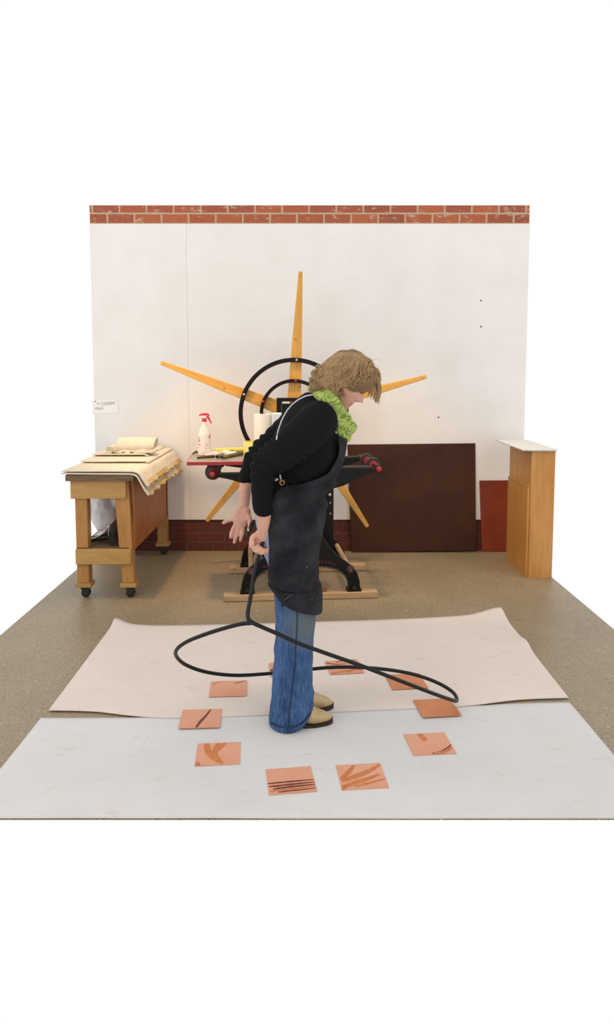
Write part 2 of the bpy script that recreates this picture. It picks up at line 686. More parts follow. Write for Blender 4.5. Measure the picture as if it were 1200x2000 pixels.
struct(MB().box((XL, YF, -.003), (XR, YW+.2, 0)).build('floor', MAT['floor'], smooth=0))
wb = MB().box((XL, YW, zp0), (XR, YW+.2, zt)).build('wall_back', MAT['brick'], smooth=0)
struct(wb)
bb = struct(MB().box((XL, YW, 0), (XR, YW+.2, zp0)).build('baseboard_back', MAT['brick_low'], smooth=0))
xs0 = W(371, 900, YW).x
MAT['seam'] = M_('panel_seam', (206, 198, 190), (196, 188, 180), .8)
struct(MB().box((XL, YW-.015, zp0), (xs0-.0006, YW, zp1)).build('trim_1', MAT['wall'], smooth=0))
struct(MB().box((xs0+.0006, YW-.015, zp0), (XR, YW, zp1)).build('trim_2', MAT['wall'], smooth=0))
for px, py, lab in ((940, 587, 'upper of two screw heads in the white wall panel at right'), (940, 638, 'lower of two screw heads in the white wall panel at right'), (857, 815, 'small screw head in the white wall panel above the big brown board')):
    p = W(px, py, YW-.015)
    tag(MB().lathe([(.0055, -.003), (.006, -.001), (.006, 0)], 12, o=p, axis='y').build('screw_head', MAT['iron_edge']), lab, 'screw', 'screw heads in the wall panel')

# paper sign on the wall
p0, p1 = W(180, 782, YW-.017), W(229, 779, YW-.017)
p2, p3 = W(232, 806, YW-.017), W(181, 809, YW-.017)
sg = MB()
q = [p0, p1, p2, p3]
sg.add([v+Vector((0, -.0015, 0)) for v in q]+q, [(0, 1, 2, 3), (7, 6, 5, 4), (0, 4, 5, 1), (1, 5, 6, 2), (2, 6, 7, 3), (3, 7, 4, 0)])
sign = sg.build('paper_sign', M_('bright_paper', (250, 246, 240), (246, 242, 235), .7), smooth=0)
tag(sign, 'white paper sign with handwritten grey capitals taped to the wall above the left table', 'sign')
tm = MB()
for body, px, py, hpx in (('CLEAN', 211, 788, 6.2), ('to', 192, 788, 4.5), ('PALE', 194, 798, 5.0)):
    p = W(px, py, YW-.0190)
    s = hpx*5.9/F/.72
    mb_from_mesh(tm, text_mesh(body, s, .0003), Matrix.Translation(p) @ Matrix.Rotation(PI/2, 4, 'X') @ Matrix.Rotation(math.radians(4), 4, 'Z') @ Matrix.Shear('XZ', 4, (0, 0)))
tm.build('handwriting', MAT['ink'], sign, smooth=0)
MB().lathe([(.003, -.003), (.006, 0)], 10, o=W(186, 784, YW-.0185), axis='y').build('pin', MAT['ink'], sign)

# ---------------------------------------------------------------- canvas sheets


def sheet(name, back, front, mat, label, curl, z0, nx=90, ny=34, dz=.003):
    bk = cr([(p.x, p.y, 0) for p in back], 10)
    fr = cr([(p.x, p.y, 0) for p in front], 10)

    def at(c, t):
        f = t*(len(c)-1)
        i = min(int(f), len(c)-2)
        return c[i].lerp(c[i+1], f-i)

    mb = MB()
    vs = []
    for j in range(ny+1):
        for i in range(nx+1):
            a, b = at(bk, i/nx), at(fr, i/nx)
            p = a.lerp(b, j/ny)
            z = z0+dz*(noise.noise(Vector((p.x*3, p.y*3, z0*50)))+.8)
            for cx_, cy_, hh, rr in curl:
                d2 = ((p.x-cx_)**2+(p.y-cy_)**2)/(rr*rr)
                z += hh*math.exp(-d2*2)
            vs.append(Vector((p.x, p.y, max(z, z0))))
    n = len(vs)
    fs = []
    for j in range(ny):
        for i in range(nx):
            a = j*(nx+1)+i
            fs.append((a, a+1, a+nx+2, a+nx+1))
    mb.add(vs, fs)
    o = mb.build(name, mat, smooth=60)
    so = o.modifiers.new('thick', 'SOLIDIFY')
    so.thickness = .0022
    so.offset = 1
    tag(o, label, 'canvas')
    return o


xl = G(183, 1280).x
back_edge = [G(224, 1217), G(300, 1224), G(430, 1222), G(612, 1217), G(760, 1212), G(880, 1206), G(940, 1201), G(978, 1197)]
seam_b = [Vector((xl-.01, G(183, 1391).y, 0)), G(183, 1393), G(265, 1402), G(350, 1406), G(520, 1400), G(720, 1391), G(890, 1384), G(1016, 1370), Vector((1.14, G(1016, 1366).y, 0))]
sheet('canvas_sheet', back_edge, seam_b, MAT['canvas_back'], 'cream painter\'s canvas sheet with curled corners, spread on the floor behind the boots', [(G(226, 1217).x, G(226, 1217).y, .022, .09), (G(975, 1200).x, G(975, 1200).y, .028, .16), (G(1030, 1262).x, G(1030, 1262).y, .02, .12)], .005, dz=.0014)
seam_f = [Vector((xl-.02, G(183, 1404.5).y, 0)), G(183, 1404), G(270, 1403.5), G(350, 1398), G(520, 1392), G(720, 1384), G(880, 1380), G(940, 1380), G(1016, 1376), Vector((1.13, G(1016, 1373).y, 0))]
fe = [Vector((xl-.03+(1.15-xl+.03)*i/6, YF, 0)) for i in range(7)]
sheet('canvas_sheet', seam_f, fe, MAT['canvas_front'], 'grey-white stained canvas sheet on the floor in the foreground', [], .001, dz=.0022)

# ---------------------------------------------------------------- copper plates
PL = .1629
plates = [
    ((413.8, 1331.3), (483.5, 1329.6), (481, 1359.3), (407.5, 1361.4), 'copper plate with two short dark strokes along its top edge, left of the jeans', [([(.05, .75), (.2, .92), (.45, .97)], .035, 2), ([(.66, .80), (.82, .9), (.97, .99)], .03, 3)]),
    ((357.8, 1387.3), (434.8, 1385.2), (429.2, 1420.6), (345.9, 1423), 'copper plate with one dark diagonal stroke, lying over the canvas seam at left', [([(.43, .02), (.52, .35), (.62, .62), (.72, .98)], .06, 3)]),
    ((387.9, 1453.1), (472.6, 1450), (467.7, 1493), (378.5, 1496.5), 'copper plate with crossing curved orange strokes, front left of the circle', [([(.20, .98), (.27, .6), (.40, .3), (.60, .05)], .12, 2), ([(.50, .97), (.42, .7), (.45, .4), (.62, .06)], .10, 2), ([(.64, .98), (.52, .74), (.42, .5)], .08, 2), ([(.0, .12), (.05, .08), (.1, .0)], .1, 2)]),
    ((519.5, 1503.2), (610, 1497.3), (619, 1546), (523, 1553.6), 'copper plate with dark brushed stripes across its lower half, nearest the camera at centre', [([(.0, .42), (.5, .44), (1.0, .46)], .045, 3), ([(.02, .30), (.5, .33), (1.0, .36)], .05, 3), ([(.1, .2), (.5, .24), (1.0, .27)], .05, 3), ([(.02, .12), (.5, .16), (1.0, .2)], .03, 2), ([(.2, .07), (.6, .1), (1.0, .12)], .03, 3)]),
    ((658.4, 1494.6), (746.1, 1490.5), (758.1, 1540), (665.9, 1544.9), 'copper plate with broad fanned orange strokes, front right of centre', [([(.04, .35), (.4, .52), (.7, .7), (.97, .93)], .12, 2), ([(.05, .42), (.25, .7), (.40, .95)], .09, 2), ([(.0, .1), (.3, .25), (.6, .38), (.9, .55)], .10, 2), ([(.3, .12), (.6, .22), (.98, .35)], .05, 2), ([(.0, .02), (.1, .1)], .05, 2)]),
    ((792.3, 1434.6), (869.9, 1430.5), (889, 1472.5), (806.5, 1476.3), 'copper plate with an orange corner smear, on the right of the front canvas', [([(.38, .99), (.42, .75), (.43, .62)], .12, 2), ([(.45, .04), (.65, .1), (.85, .25), (.99, .4)], .05, 3), ([(.5, .03), (.75, .1), (.98, .28)], .08, 2)]),
    ((809.9, 1367.5), (882.3, 1364.1), (897.3, 1397.5), (824.9, 1402), 'nearly plain copper plate under the right end of the cable loop', [([(.84, .04), (.9, .14)], .04, 2)]),
    ((755.1, 1318.4), (820.8, 1315.4), (833.5, 1344.3), (765.3, 1347.6), 'plain orange copper plate beneath the cable, right rear of the circle', []),
    ((638.5, 1292.1), (702.3, 1288), (708.6, 1314.6), (641.5, 1317.6), 'copper plate crossed by the cable, directly right of the jeans', [([(.02, .85), (.3, .7), (.6, .72)], .05, 3), ([(.3, .86), (.6, .95), (.95, .98)], .04, 3), ([(.05, .06), (.5, .2), (.95, .35)], .06, 2), ([(.5, .1), (.75, .25), (.98, .2)], .08, 2)]),
    ((528.3, 1295.6), (594, 1293), (594, 1319.6), (526.5, 1322), 'copper plate mostly hidden behind the jeans, only its left edge showing', [([(.0, .42), (.2, .5), (.4, .5)], .1, 3)]),
]
for k, (tl, tr, br_, bl, lab, strokes) in enumerate(plates):
    zb = .0108 if tl[1] < 1400 else .0058
    g = [G(*p, zb) for p in (tl, tr, br_, bl)]
    c = sum(g, Vector())/4
    d = (g[1]-g[0])+(g[2]-g[3])
    th = math.atan2(d.y, d.x)
    mb = MB().box((-PL/2, -PL/2, 0), (PL/2, PL/2, .0016))
    for pts, wd, mi in strokes:
        cc = cr([(a, b, 0) for a, b in pts], 6)
        L, R = [], []
        for i, p in enumerate(cc):
            t = (cc[min(i+1, len(cc)-1)]-cc[max(i-1, 0)]).normalized()
            nn = Vector((-t.y, t.x, 0))
            f = i/(len(cc)-1)
            ww = wd*.5*(.55+.75*math.sin(PI*min(1, f*.8+.2)))*(1+.25*noise.noise(Vector((i*.9, k, mi))))
            for lst, sg_ in ((L, 1), (R, -1)):
                v = p+nn*ww*sg_
                lst.append(Vector(((min(max(v.x, .004), .996)-.5)*PL, (min(max(v.y, .004), .996)-.5)*PL, .00175+.00004*len(mb.f))))
        n = len(L)
        zmax = .0018+.00012*strokes.index((pts, wd, mi))
        vs = [Vector((v.x, v.y, zmax)) for v in L+R]
        mb.add(vs, [(i, i+1, n+i+1, n+i) for i in range(n-1)], 1 if mi == 2 else 2)
    base = MAT['copper_dark'] if k in (6, 7) else MAT['copper']
    o = mb.build('copper_plate', [base, MAT['stroke'], MAT['stroke_dark']], local=True, smooth=0)
    o.location = (c.x, c.y, zb)
    o.rotation_euler = (0, 0, th)
    tag(o, lab, 'copper plate', 'copper plates laid in a circle')

# ================================================================ ETCHING PRESS
TH = math.radians(5.0)
g0 = G(588, 1172.5)
press = thing('etching_press', 'black cast iron etching press with wooden star wheel and red edged bed', 'press', (g0.x, g0.y, 0), TH)
PM = wm(press)
PI_ = PM.inverted()


def P(px, py, v):                       # picture point on the press plane v, in press coordinates (u, z)
    n_ = PM.to_3x3() @ Vector((0, 1, 0))
    o_ = PM @ Vector((0, v, 0))
    d = ray(px, py)
    t = (o_-CAM).dot(n_)/d.dot(n_)
    r = PI_ @ (CAM+d*t)
    return (r.x, r.z)


def Pz(px, py, z):
    return PI_ @ G(px, py, z)


RB = Pz(583, 1118, 0).y                 # depth of the back rail
HR = .042
uL, uR = P(437, 1176, 0)[0], P(739, 1168, 0)[0]
for v0, name, a, b in ((0, 'wooden_rail', uL, uR), (RB, 'wooden_rail', P(450, 1122, RB)[0], P(716, 1114, RB)[0])):
    MB().box((a, v0, .002), (b, v0+.085, HR)).build(name, MAT['rail'], press, local=True, bevel=.004)

# near and far side frames
VN = .03
out_px = [(703, 1156), (702.6, 1137), (698, 1120), (689, 1107), (678, 1098.5), (661, 1087), (645, 1070), (636, 1058), (631, 1048), (627, 1034), (625, 1010), (624, 980)]
in_px = [(680.6, 1156), (680, 1137), (676, 1127), (667, 1118), (656, 1112), (642, 1108.7), (628, 1107), (608, 1106)]
zc = P(588, 1106, VN)[1]
ctr = (P(472, 1160, VN)[0]+P(703, 1156, VN)[0])/2
R_out = [(P(x, y, VN)[0]-ctr, P(x, y, VN)[1]) for x, y in out_px]
R_in = [(P(x, y, VN)[0]-ctr, P(x, y, VN)[1]) for x, y in in_px]
R_out = [(x, max(HR, z)) for x, z in R_out]
R_in = [(x, max(HR, z)) for x, z in R_in]
ZT = P(588, 822, VN)[1]
colw = R_out[-1][0]
R_out += [(colw, P(588, 960, VN)[1]), (colw+.02, P(588, 935, VN)[1]), (colw, P(588, 900, VN)[1]), (colw-.02, ZT)]
half_o = R_out
poly = [(ctr+x, z) for x, z in half_o]+[(ctr-x, z) for x, z in reversed(half_o)]+[(ctr-x, z) for x, z in R_in]+[(ctr+x, z) for x, z in reversed(R_in)]


def frame(v0, name):
    mb = MB()
    # outline strips: outer polyline against inner polyline, closed prism
    mb.prism(poly, v0, v0+.035)
    o = mb.build(name, MAT['iron'], press, local=True, bevel=.003)
    # raised rim along the arch
    for s_ in (1, -1):
        MB().tube([(ctr+s_*x, v0-.004, z+.004) for x, z in R_in], .0055, 8).build('rim', MAT['iron_edge'], o, local=True)
        MB().tube([(ctr+s_*x, v0+.004, z) for x, z in half_o[:11]], .003, 6).build('worn_edge', MAT['iron_edge'], o, local=True)
        # bolted foot
        fx = ctr+s_*(half_o[0][0]+R_in[0][0])/2
        MB().box((fx-.045, v0-.015, HR), (fx+.045, v0+.05, HR+.018)).build('foot', MAT['iron'], o, local=True, bevel=.003)
        MB().lathe([(.016, 0), (.016, .008), (.009, .009), (.009, .018), (.004, .02)], 12, o=(fx, v0-.004, HR+.018)).build('foot_bolt', MAT['iron_edge'], o, local=True)
    return o


fn = frame(VN, 'side_frame')
ff = frame(RB+.03, 'side_frame')
# tie rods with bolt heads
bz = P(684, 1112, VN)
for s_ in (1, -1):
    bx_ = ctr+s_*(bz[0]-ctr)
    MB().tube([(bx_, VN-.005, bz[1]), (bx_, RB+.06, bz[1])], .017, 14).build('tie_rod', MAT['rail'], press, local=True)
    nb = MB().lathe([(.006, -.03), (.012, -.026), (.015, -.016), (.026, -.014), (.030, -.006), (.030, 0)], 6, o=(bx_, VN, bz[1]), axis='y')
    nb.build('tie_bolt', MAT['iron_edge'], press, local=True, bevel=.001)
    MB().lathe([(.004, -.034), (.010, -.031), (.0105, -.026)], 12, o=(bx_, VN, bz[1]), axis='y').build('bolt_tip', MAT['letter'], press, local=True)
# middle post with bright bolts
vp = .22
a, b = P(628, 1000, vp), P(652, 1000, vp)
zz0, zz1 = HR+.12, P(640, 905, vp)[1]
pm = MB()
pm.box((a[0], vp, zz0), (b[0], vp+.04, zz1))
post = pm.build('upright_post', MAT['iron'], press, local=True, bevel=.004)
for px, py, r in ((644.5, 966, .0095), (645.3, 982, .0055), (645.3, 1003, .0055)):
    u, z = P(px, py, vp)
    MB().lathe([(r*.6, -.008), (r, -.004), (r, 0)], 14, o=(u, vp, z), axis='y').build('bolt', MAT['bolt'], post, local=True)
a2 = 2*ctr-b[0]
MB().box((a2-.01, vp, zz0), (a2+.055, vp+.04, zz1)).build('upright_post', MAT['iron'], press, local=True, bevel=.004)

# lettering cast on the near frame
for ch, px, py, rot in (('A', 624, 1098, 0), ('C', 629.5, 1097.5, -2), ('B', 636, 1098, -5), ('O', 642.5, 1099, -9), ('O', 648.5, 1101, -14), ('P', 654, 1103, -18), ('C', 517, 1107.5, 25), ('O', 524, 1105.5, 20), ('A', 530, 1103.5, 16)):
    u, z = P(px, py, VN)
    me = text_mesh(ch, .021, .001)
    lt = MB()
    mb_from_mesh(lt, me, Matrix.Translation((u, VN-.001, z)) @ Matrix.Rotation(PI/2, 4, 'X') @ Matrix.Rotation(math.radians(rot), 4, 'Z'))
    lt.build('raised_letter', MAT['letter'], fn, local=True, smooth=0)

# support arms with guide wheels


def arm(v0, top, bot, hub, name='support_arm'):
    pts = [P(x, y, v0) for x, y in top]+[P(x, y, v0) for x, y in reversed(bot)]
    mb = MB().prism(pts, v0, v0+.032)
    if hub:
        u, z = P(hub[0], hub[1], v0)
        mb.lathe([(.020, -.012), (.024, -.008), (.024, .036), (.020, .04)], 20, o=(u, v0, z), axis='y')
    o = mb.build(name, MAT['iron'], press, local=True, bevel=.003)
    tp = [P(x, y, v0) for x, y in top]
    for (x0, z0_), (x1, z1_) in zip(tp, tp[1:]):
        MB().box((min(x0, x1), v0-.002, min(z0_, z1_)-.001), (max(x0, x1), v0+.034, max(z0_, z1_)+.0025)).build('worn_top', MAT['iron_edge'], o, local=True)
    return o


def wheel(u, v, z, r, name='guide_wheel'):
    wv = MB().lathe([(.012, -.03), (r*.55, -.026), (r*.62, -.006), (r*.86, -.008), (r*.92, -.014), (r*.92, .014), (r*.62, .006), (r*.5, .02), (.012, .024)], 28, o=(u, v, z), axis='y')
    o = wv.build(name, MAT['red'], press, local=True)
    MB().lathe([(r*.92, -.015), (r, -.013), (r, .013), (r*.92, .015)], 28, o=(u, v, z), axis='y').build('tyre', MAT['iron_edge'], o, local=True)
    return o


VNA = .0
VFA = RB+.03
arm(VNA, [(600, 915), (671, 914.5), (727, 911.5)], [(600, 968), (671, 949), (690, 940), (712, 928), (733, 922)], (739.5, 915.5))
arm(VFA, [(590, 897), (671, 895), (705, 892)], [(590, 940), (668, 914), (690, 905), (706, 900)], (716, 896))
arm(VNA, [(570, 922), (480, 924), (428, 925)], [(570, 968), (490, 949), (470, 943), (450, 937), (420, 931)], (415, 926))
arm(VFA, [(560, 900), (500, 902), (440, 903)], [(560, 940), (510, 922), (480, 915), (440, 910)], (433, 906))
zb_ = P(739.5, 915.5, VNA)
ub_l = P(415, 926, VNA)
for (u, z), nm in ((zb_, 'axle'), (ub_l, 'axle')):
    MB().tube([(u, VNA-.012, z), (u, VFA+.05, z)], .011, 14).build('axle', MAT['iron'], press, local=True)
    MB().lathe([(.008, -.032), (.016, -.028), (.018, -.02), (.018, -.01)], 20, o=(u, VNA, z), axis='y').build('axle_cap', MAT['red'], press, local=True)
    MB().lathe([(.018, -.014), (.024, -.010), (.024, .0)], 20, o=(u, VNA, z), axis='y').build('axle_collar', MAT['iron'], press, local=True)
for s_ in (0, 1):
    wheel(zb_[0], VNA+.19+s_*.23, zb_[1], .049)
    wheel(ub_l[0], VNA+.10+s_*.30, ub_l[1], .049)

# bed
VB0 = .02
u0_, zb_top = P(367, 902, VB0)
zb_bot = P(367, 909, VB0)[1]
vb1 = Pz(378.5, 886.7, zb_top).y
u1_ = P(652, 898, VB0)[0]
bz0 = ub_l[1]+.0495
bed = MB().box((u0_, VB0, zb_bot), (u1_, vb1, zb_top)).build('press_bed', [MAT['bedtop']], press, local=True, bevel=.002)
e = MB()
t = .006
e.box((u0_-t, VB0-t, zb_bot), (u1_+t, VB0, zb_top-.001))
e.box((u0_-t, vb1, zb_bot), (u1_+t, vb1+t, zb_top-.001))
e.box((u0_-t, VB0, zb_bot), (u0_, vb1, zb_top-.001))
e.box((u1_, VB0, zb_bot), (u1_+t, vb1, zb_top-.001))
e.build('bed_edge', MAT['red'], bed, local=True)
# printing cylinders and bearing heads above the bed
zcyl = zb_top+.085
MB().lathe([(.03, VB0-.0), (.085, VB0+.02), (.085, vb1-.02), (.03, vb1)], 32, o=(ctr, 0, zcyl), axis='y').build('upper_cylinder', MAT['steel'], press, local=True)
MB().lathe([(.03, VB0), (.085, VB0+.02), (.085, vb1-.02), (.03, vb1)], 32, o=(ctr, 0, zb_bot-.087), axis='y').build('lower_cylinder', MAT['steel'], press, local=True)
for v0 in (VN, RB+.03):
    a, b = P(550.5, 790, VN), P(592, 826, VN)
    hd = MB().box((a[0], v0-.012, b[1]-.06), (2*ctr-a[0], v0+.05, P(550, 784.5, VN)[1]))
    hd = hd.build('bearing_head', MAT['iron'], press, local=True, bevel=.004)
    if v0 == VN:
        a, b = P(551.5, 784, VN), P(566, 788, VN)
        MB().box((a[0], v0-.0145, b[1]), (b[0], v0-.011, a[1]-.001)).build('pale_plate', MAT['felt'], hd, local=True)
        a, b = P(567, 784, VN), P(570, 788, VN)
        MB().box((a[0], v0-.0145, b[1]), (b[0], v0-.011, a[1]-.001)).build('red_mark', MAT['red'], hd, local=True)

# star wheel
VW = RB+.19
cu, cz = P(573.5, 806.5, VW)
K = (Vector((P(673.5, 806.5, VW)[0], 0, 0))-Vector((cu, 0, 0))).length/100.0


def ring_part(rin, rout, dv, name, wv_):
    mb = MB()
    n = 96
    rs = []
    for i in range(n):
        a = 2*PI*i/n
        d = Vector((math.cos(a), 0, math.sin(a)))
        c0 = Vector((cu, VW+dv, cz))
        rs.append([c0+d*rin, c0+d*rout, c0+d*rout+Vector((0, wv_, 0)), c0+d*rin+Vector((0, wv_, 0))])
    mb.rings(rs, close=True, cap=False)
    o = mb.build(name, MAT['iron'], press, local=True, bevel=.0015)
    mb = MB()
    mb.tube([(cu+math.cos(2*PI*i/n)*(rin+.0005), VW+dv+wv_*.5, cz+math.sin(2*PI*i/n)*(rin+.0005)) for i in range(n)], .0035, 6, closed=True)
    mb.build('red_inner_edge', MAT['red'], o, local=True)
    return o


ring_part(98.5*K, 106*K, -.05, 'wheel_rim', .03)
ring_part(59.5*K, 65.5*K, -.05, 'inner_rim', .03)
sk = MB()
for k in range(5):
    ang = math.radians(87.0+72*k)
    R_ = Matrix.Translation((cu, VW, cz)) @ Matrix.Rotation(-(ang-PI/2), 4, 'Y')
    prof = [(18, 13.0), (60, 11.8), (110, 10.4), (180, 7.6), (240, 5.0), (268, 3.9), (270, 3.2)]
    rs = []
    for h_, w_ in prof:
        x, z, y = w_*K, h_*K, .016-.004*h_/270
        rs.append([Vector((-x, -y, z)), Vector((x, -y, z)), Vector((x, y, z)), Vector((-x, y, z))])
    mb = MB().rings(rs)
    o = mb.build('spoke', MAT['spoke'], press, local=True, bevel=.004)
    o.location = (cu, VW, cz)
    o.rotation_euler = (0, -(ang-PI/2), 0)
    for rr, mt, br in ((102, MAT['bolt'], .008), (62.5, MAT['red'], .010)):
        MB().lathe([(br*.5, -.059), (br, -.055), (br, -.045)], 10, o=(cu+math.cos(ang)*rr*K, VW, cz+math.sin(ang)*rr*K), axis='y').build('rim_bolt', mt, press, local=True)
MB().lathe([(.02, -.06), (24*K, -.055), (26*K, -.03), (26*K, .03), (.02, .035)], 32, o=(cu, VW, cz), axis='y').build('hub', MAT['iron'], press, local=True)
MB().tube([(cu, RB+.0, cz), (cu, VW, cz)], .022, 16).build('shaft', MAT['iron_edge'], press, local=True)

# rusty wrench on the near rail
wp = PM @ Vector((P(630, 1158, .05)[0], .05, HR))
wr = MB()
n = 24
wr.rings([[wp+Vector((math.cos(2*PI*i/n)*r_, math.sin(2*PI*i/n)*r_, z)) for i in range(n)] for r_, z in ((.014, .003), (.026, .003), (.028, .012), (.014, .012))], close=True, cap=False)
wr.box((wp.x-.16, wp.y-.011, .045), (wp.x-.02, wp.y+.011, .053))
tag(wr.build('wrench', M_('rusty_orange_wrench', (170, 104, 60), (140, 80, 46), .6, .2, scale=40), bevel=.002), 'rusty ring wrench lying on the press rail beside the apron hem', 'wrench')

# ---------------------------------------------------------------- things on the press bed
ZB = zb_top


def onbed(px, py):
    return G(px, py, ZB)


p = onbed(400, 889)
sb = thing('spray_bottle', 'clear spray bottle with red trigger head standing on the press bed', 'spray bottle', p, math.radians(5))
k = (p-CAM).length/F
MB().lathe([(11.5*k, 0), (13*k, 2*k), (13*k, 10*k), (12.2*k, 14*k), (12.2*k, 38*k), (11*k, 44*k), (8*k, 52*k), (5.2*k, 58*k), (4.4*k, 64*k), (4.2*k, 68*k)], 28).build('bottle', MAT['plastic'], sb, local=True)
MB().lathe([(4.6*k, 65*k), (4.6*k, 70.5*k), (3*k, 71*k)], 20).build('collar', MAT['redplastic'], sb, local=True)
MB().box((-6*k, -2.6*k, 71*k), (4*k, 2.6*k, 77*k)).build('sprayer_body', MAT['white'], sb, local=True, bevel=.004)
MB().prism([(x*k, z*k) for x, z in ((-11, 75), (-9, 79), (-3, 81.5), (4, 82), (10, 79.5), (10.5, 76.5), (6, 77), (-6, 77))], -2.7*k, 2.7*k).build('hood', MAT['redplastic'], sb, local=True, bevel=.003)
MB().prism([(x*k, z*k) for x, z in ((3.5, 74), (7, 77), (9, 75.5), (14.8, 62), (13.4, 60.8), (9, 67))], -1.8*k, 1.8*k).build('trigger', MAT['redplastic'], sb, local=True, bevel=.002)
R12 = 12.4*k


def patch(mb, a0, a1, z0_, z1_, r):
    n_ = 5
    vs = []
    for i in range(n_+1):
        a = math.radians(a0+(a1-a0)*i/n_)
        for z in (z0_, z1_):
            vs.append((math.sin(a)*r, -math.cos(a)*r, z))
    mb.add(vs, [(2*i, 2*i+2, 2*i+3, 2*i+1) for i in range(n_)])


for a0, a1, z0_, z1_ in ((-65, -50, 32, 36), (-60, -42, 27, 31), (-68, -35, 20.5, 22.5), (45, 68, 34, 38.5), (50, 62, 12, 15), (-64, -36, 9, 9.6), (-64, -36, 12, 12.6), (-64, -36, 15, 15.6), (6, 36, 14, 14.7), (6, 36, 18, 18.7), (10, 40, 22, 22.7)):
    lb = MB()
    patch(lb, a0, a1, z0_*k, z1_*k, R12)
    lb.build('label_print', MAT['pinkink'], sb, local=True)

# yellow roll lying at the back of the bed
a, b = onbed(416, 889)+Vector((0, 0, .018)), onbed(476, 887)+Vector((0, 0, .018))
zo = -.0
yr = MB().tube([a+Vector((0, .10, -.0)), b+Vector((0, .10, 0))], .018, 24)
tag(yr.build('paper_roll', MAT['yellow_box']), 'yellow paper roll lying behind the pipes on the press bed', 'paper roll')
# white rag
rg = MB()
c_ = onbed(434, 890.5)+Vector((0, .01, 0))
vs, fs = [], []
nx, ny = 22, 12
for j in range(ny+1):
    for i in range(nx+1):
        x, y = (i/nx-.5)*.165, (j/ny-.5)*.14
        z = .018+.014*noise.noise(Vector((x*22, y*22, 3)))+.012*max(0, 1-abs(i/nx-.55)*2)
        vs.append(c_+Vector((x+y*.3, y, max(z, .002)*(1 if 0 < j < ny else .25))))
for j in range(ny):
    for i in range(nx):
        q = j*(nx+1)+i
        fs.append((q, q+1, q+nx+2, q+nx+1))
rg.add(vs, fs)
ro = rg.build('rag', MAT['rag'], smooth=60)
ro.modifiers.new('t', 'SOLIDIFY').thickness = .004
tag(ro, 'crumpled white rag lying on the press bed behind the dark stick', 'rag')
# two pipes with open ends


def pipe(p_end, p_far, r, label):
    d = (p_far-p_end).normalized()
    mb = MB()
    side = d.cross(Vector((0, 0, 1))).normalized()
    up = side.cross(d)
    n_ = 20
    rs = []
    for s_, r_ in ((0, r*.72), (0, r), ((p_far-p_end).length, r), ((p_far-p_end).length, r*.72)):
        rs.append([p_end+d*s_+side*math.cos(2*PI*i/n_)*r_+up*math.sin(2*PI*i/n_)*r_ for i in range(n_)])
    mb.rings(rs, close=True, cap=False)
    o = mb.build('metal_pipe', MAT['greenpipe'])
    tag(o, label, 'pipe', 'pipes on the press bed')


r_ = .0115
pe = onbed(434, 897)+Vector((0, 0, r_+.001))
pipe(pe, onbed(474, 890)+Vector((0, .06, r_+.001)), r_, 'greenish metal pipe on the press bed, the right one with an open end')
pe2 = onbed(424, 896)+Vector((0, .004, r_+.001))
pipe(pe2, onbed(452, 889)+Vector((0, .10, r_+.001)), r_, 'dark metal pipe on the press bed touching the end of the brown stick')
a, b = onbed(385, 896), onbed(419, 894)
st_ = MB().tube([a+Vector((0, 0, .006)), a.lerp(b, .5)+Vector((0, 0, .009)), b+Vector((0, 0, .009))], [.006, .0085, .0085], 10)
tag(st_.build('wooden_stick', MAT['darkstick']), 'dark brown stick lying near the front edge of the press bed', 'stick')
# yellow tub
p = onbed(495, 891)
k = (p-CAM).length/F
tb = MB().lathe([(17.5*k, 0), (19*k, 2*k), (19.5*k, 27*k), (19*k, 29*k), (18*k, 29*k), (17.6*k, 3*k), (.005, 3*k)], 32, o=p)
tag(tb.build('plastic_tub', MAT['yellow']), 'pale yellow plastic tub standing on the press bed behind the sleeve', 'tub')
# paper towel roll (behind the tub)
p = onbed(514, 883)
p = Vector((p.x, p.y-.02, ZB))
k = (p-CAM).length/F
tr_ = MB().lathe([(5*k, 0), (17.0*k, 0), (17.0*k, 75*k), (5*k, 75*k), (5*k, 70*k)], 36, o=p)
tro = tr_.build('paper_towel_roll', MAT['paper'])
tag(tro, 'white paper towel roll standing upright behind the yellow tub', 'paper towel')
MB().rings([[p+Vector((math.cos(2*PI*i/20)*r__, math.sin(2*PI*i/20)*r__, z)) for i in range(20)] for r__, z in ((3.6*k, 74*k), (4.9*k, 74*k), (4.9*k, 76*k), (3.6*k, 76*k))], close=True, cap=False).build('cardboard_core', MAT['plyedge'], tro)
# pale blue wrapped block behind the towel
p = onbed(543, 885)
k = (p-CAM).length/F
bx = MB().box((p.x-11*k, p.y-.02, ZB), (p.x+14*k, p.y+.09, ZB+78*k))
tag(bx.build('wrapped_packet', MAT['bluewhite'], bevel=.006), 'pale blue wrapped packet standing beside the paper towel roll', 'packet')
# small brown block at the bed's back left corner
p = onbed(380, 887)
tag(MB().tube([p+Vector((-.004, -.03, .008)), p+Vector((.012, .0, .016)), p+Vector((.03, .01, .006))], [.006, .008, .006], 10, round_ends=True).build('cork_scrap', MAT['darkstick']), 'small brown scrap at the back left corner of the press bed', 'scrap')

# ================================================================ LEFT TABLE
FRY = G(257, 1166).y
tx1 = W(257, 1120, FRY).x
YT0, YT1 = FRY-.03, 5.74
XT0 = W(150, 1000, FRY).x
table = thing('work_table', 'wooden work table on black casters standing against the wall at left', 'table', ((XT0+tx1)/2, (YT0+YT1)/2, 0))


def zf(py, y=None):
    return W(250, py, y or YT0).z


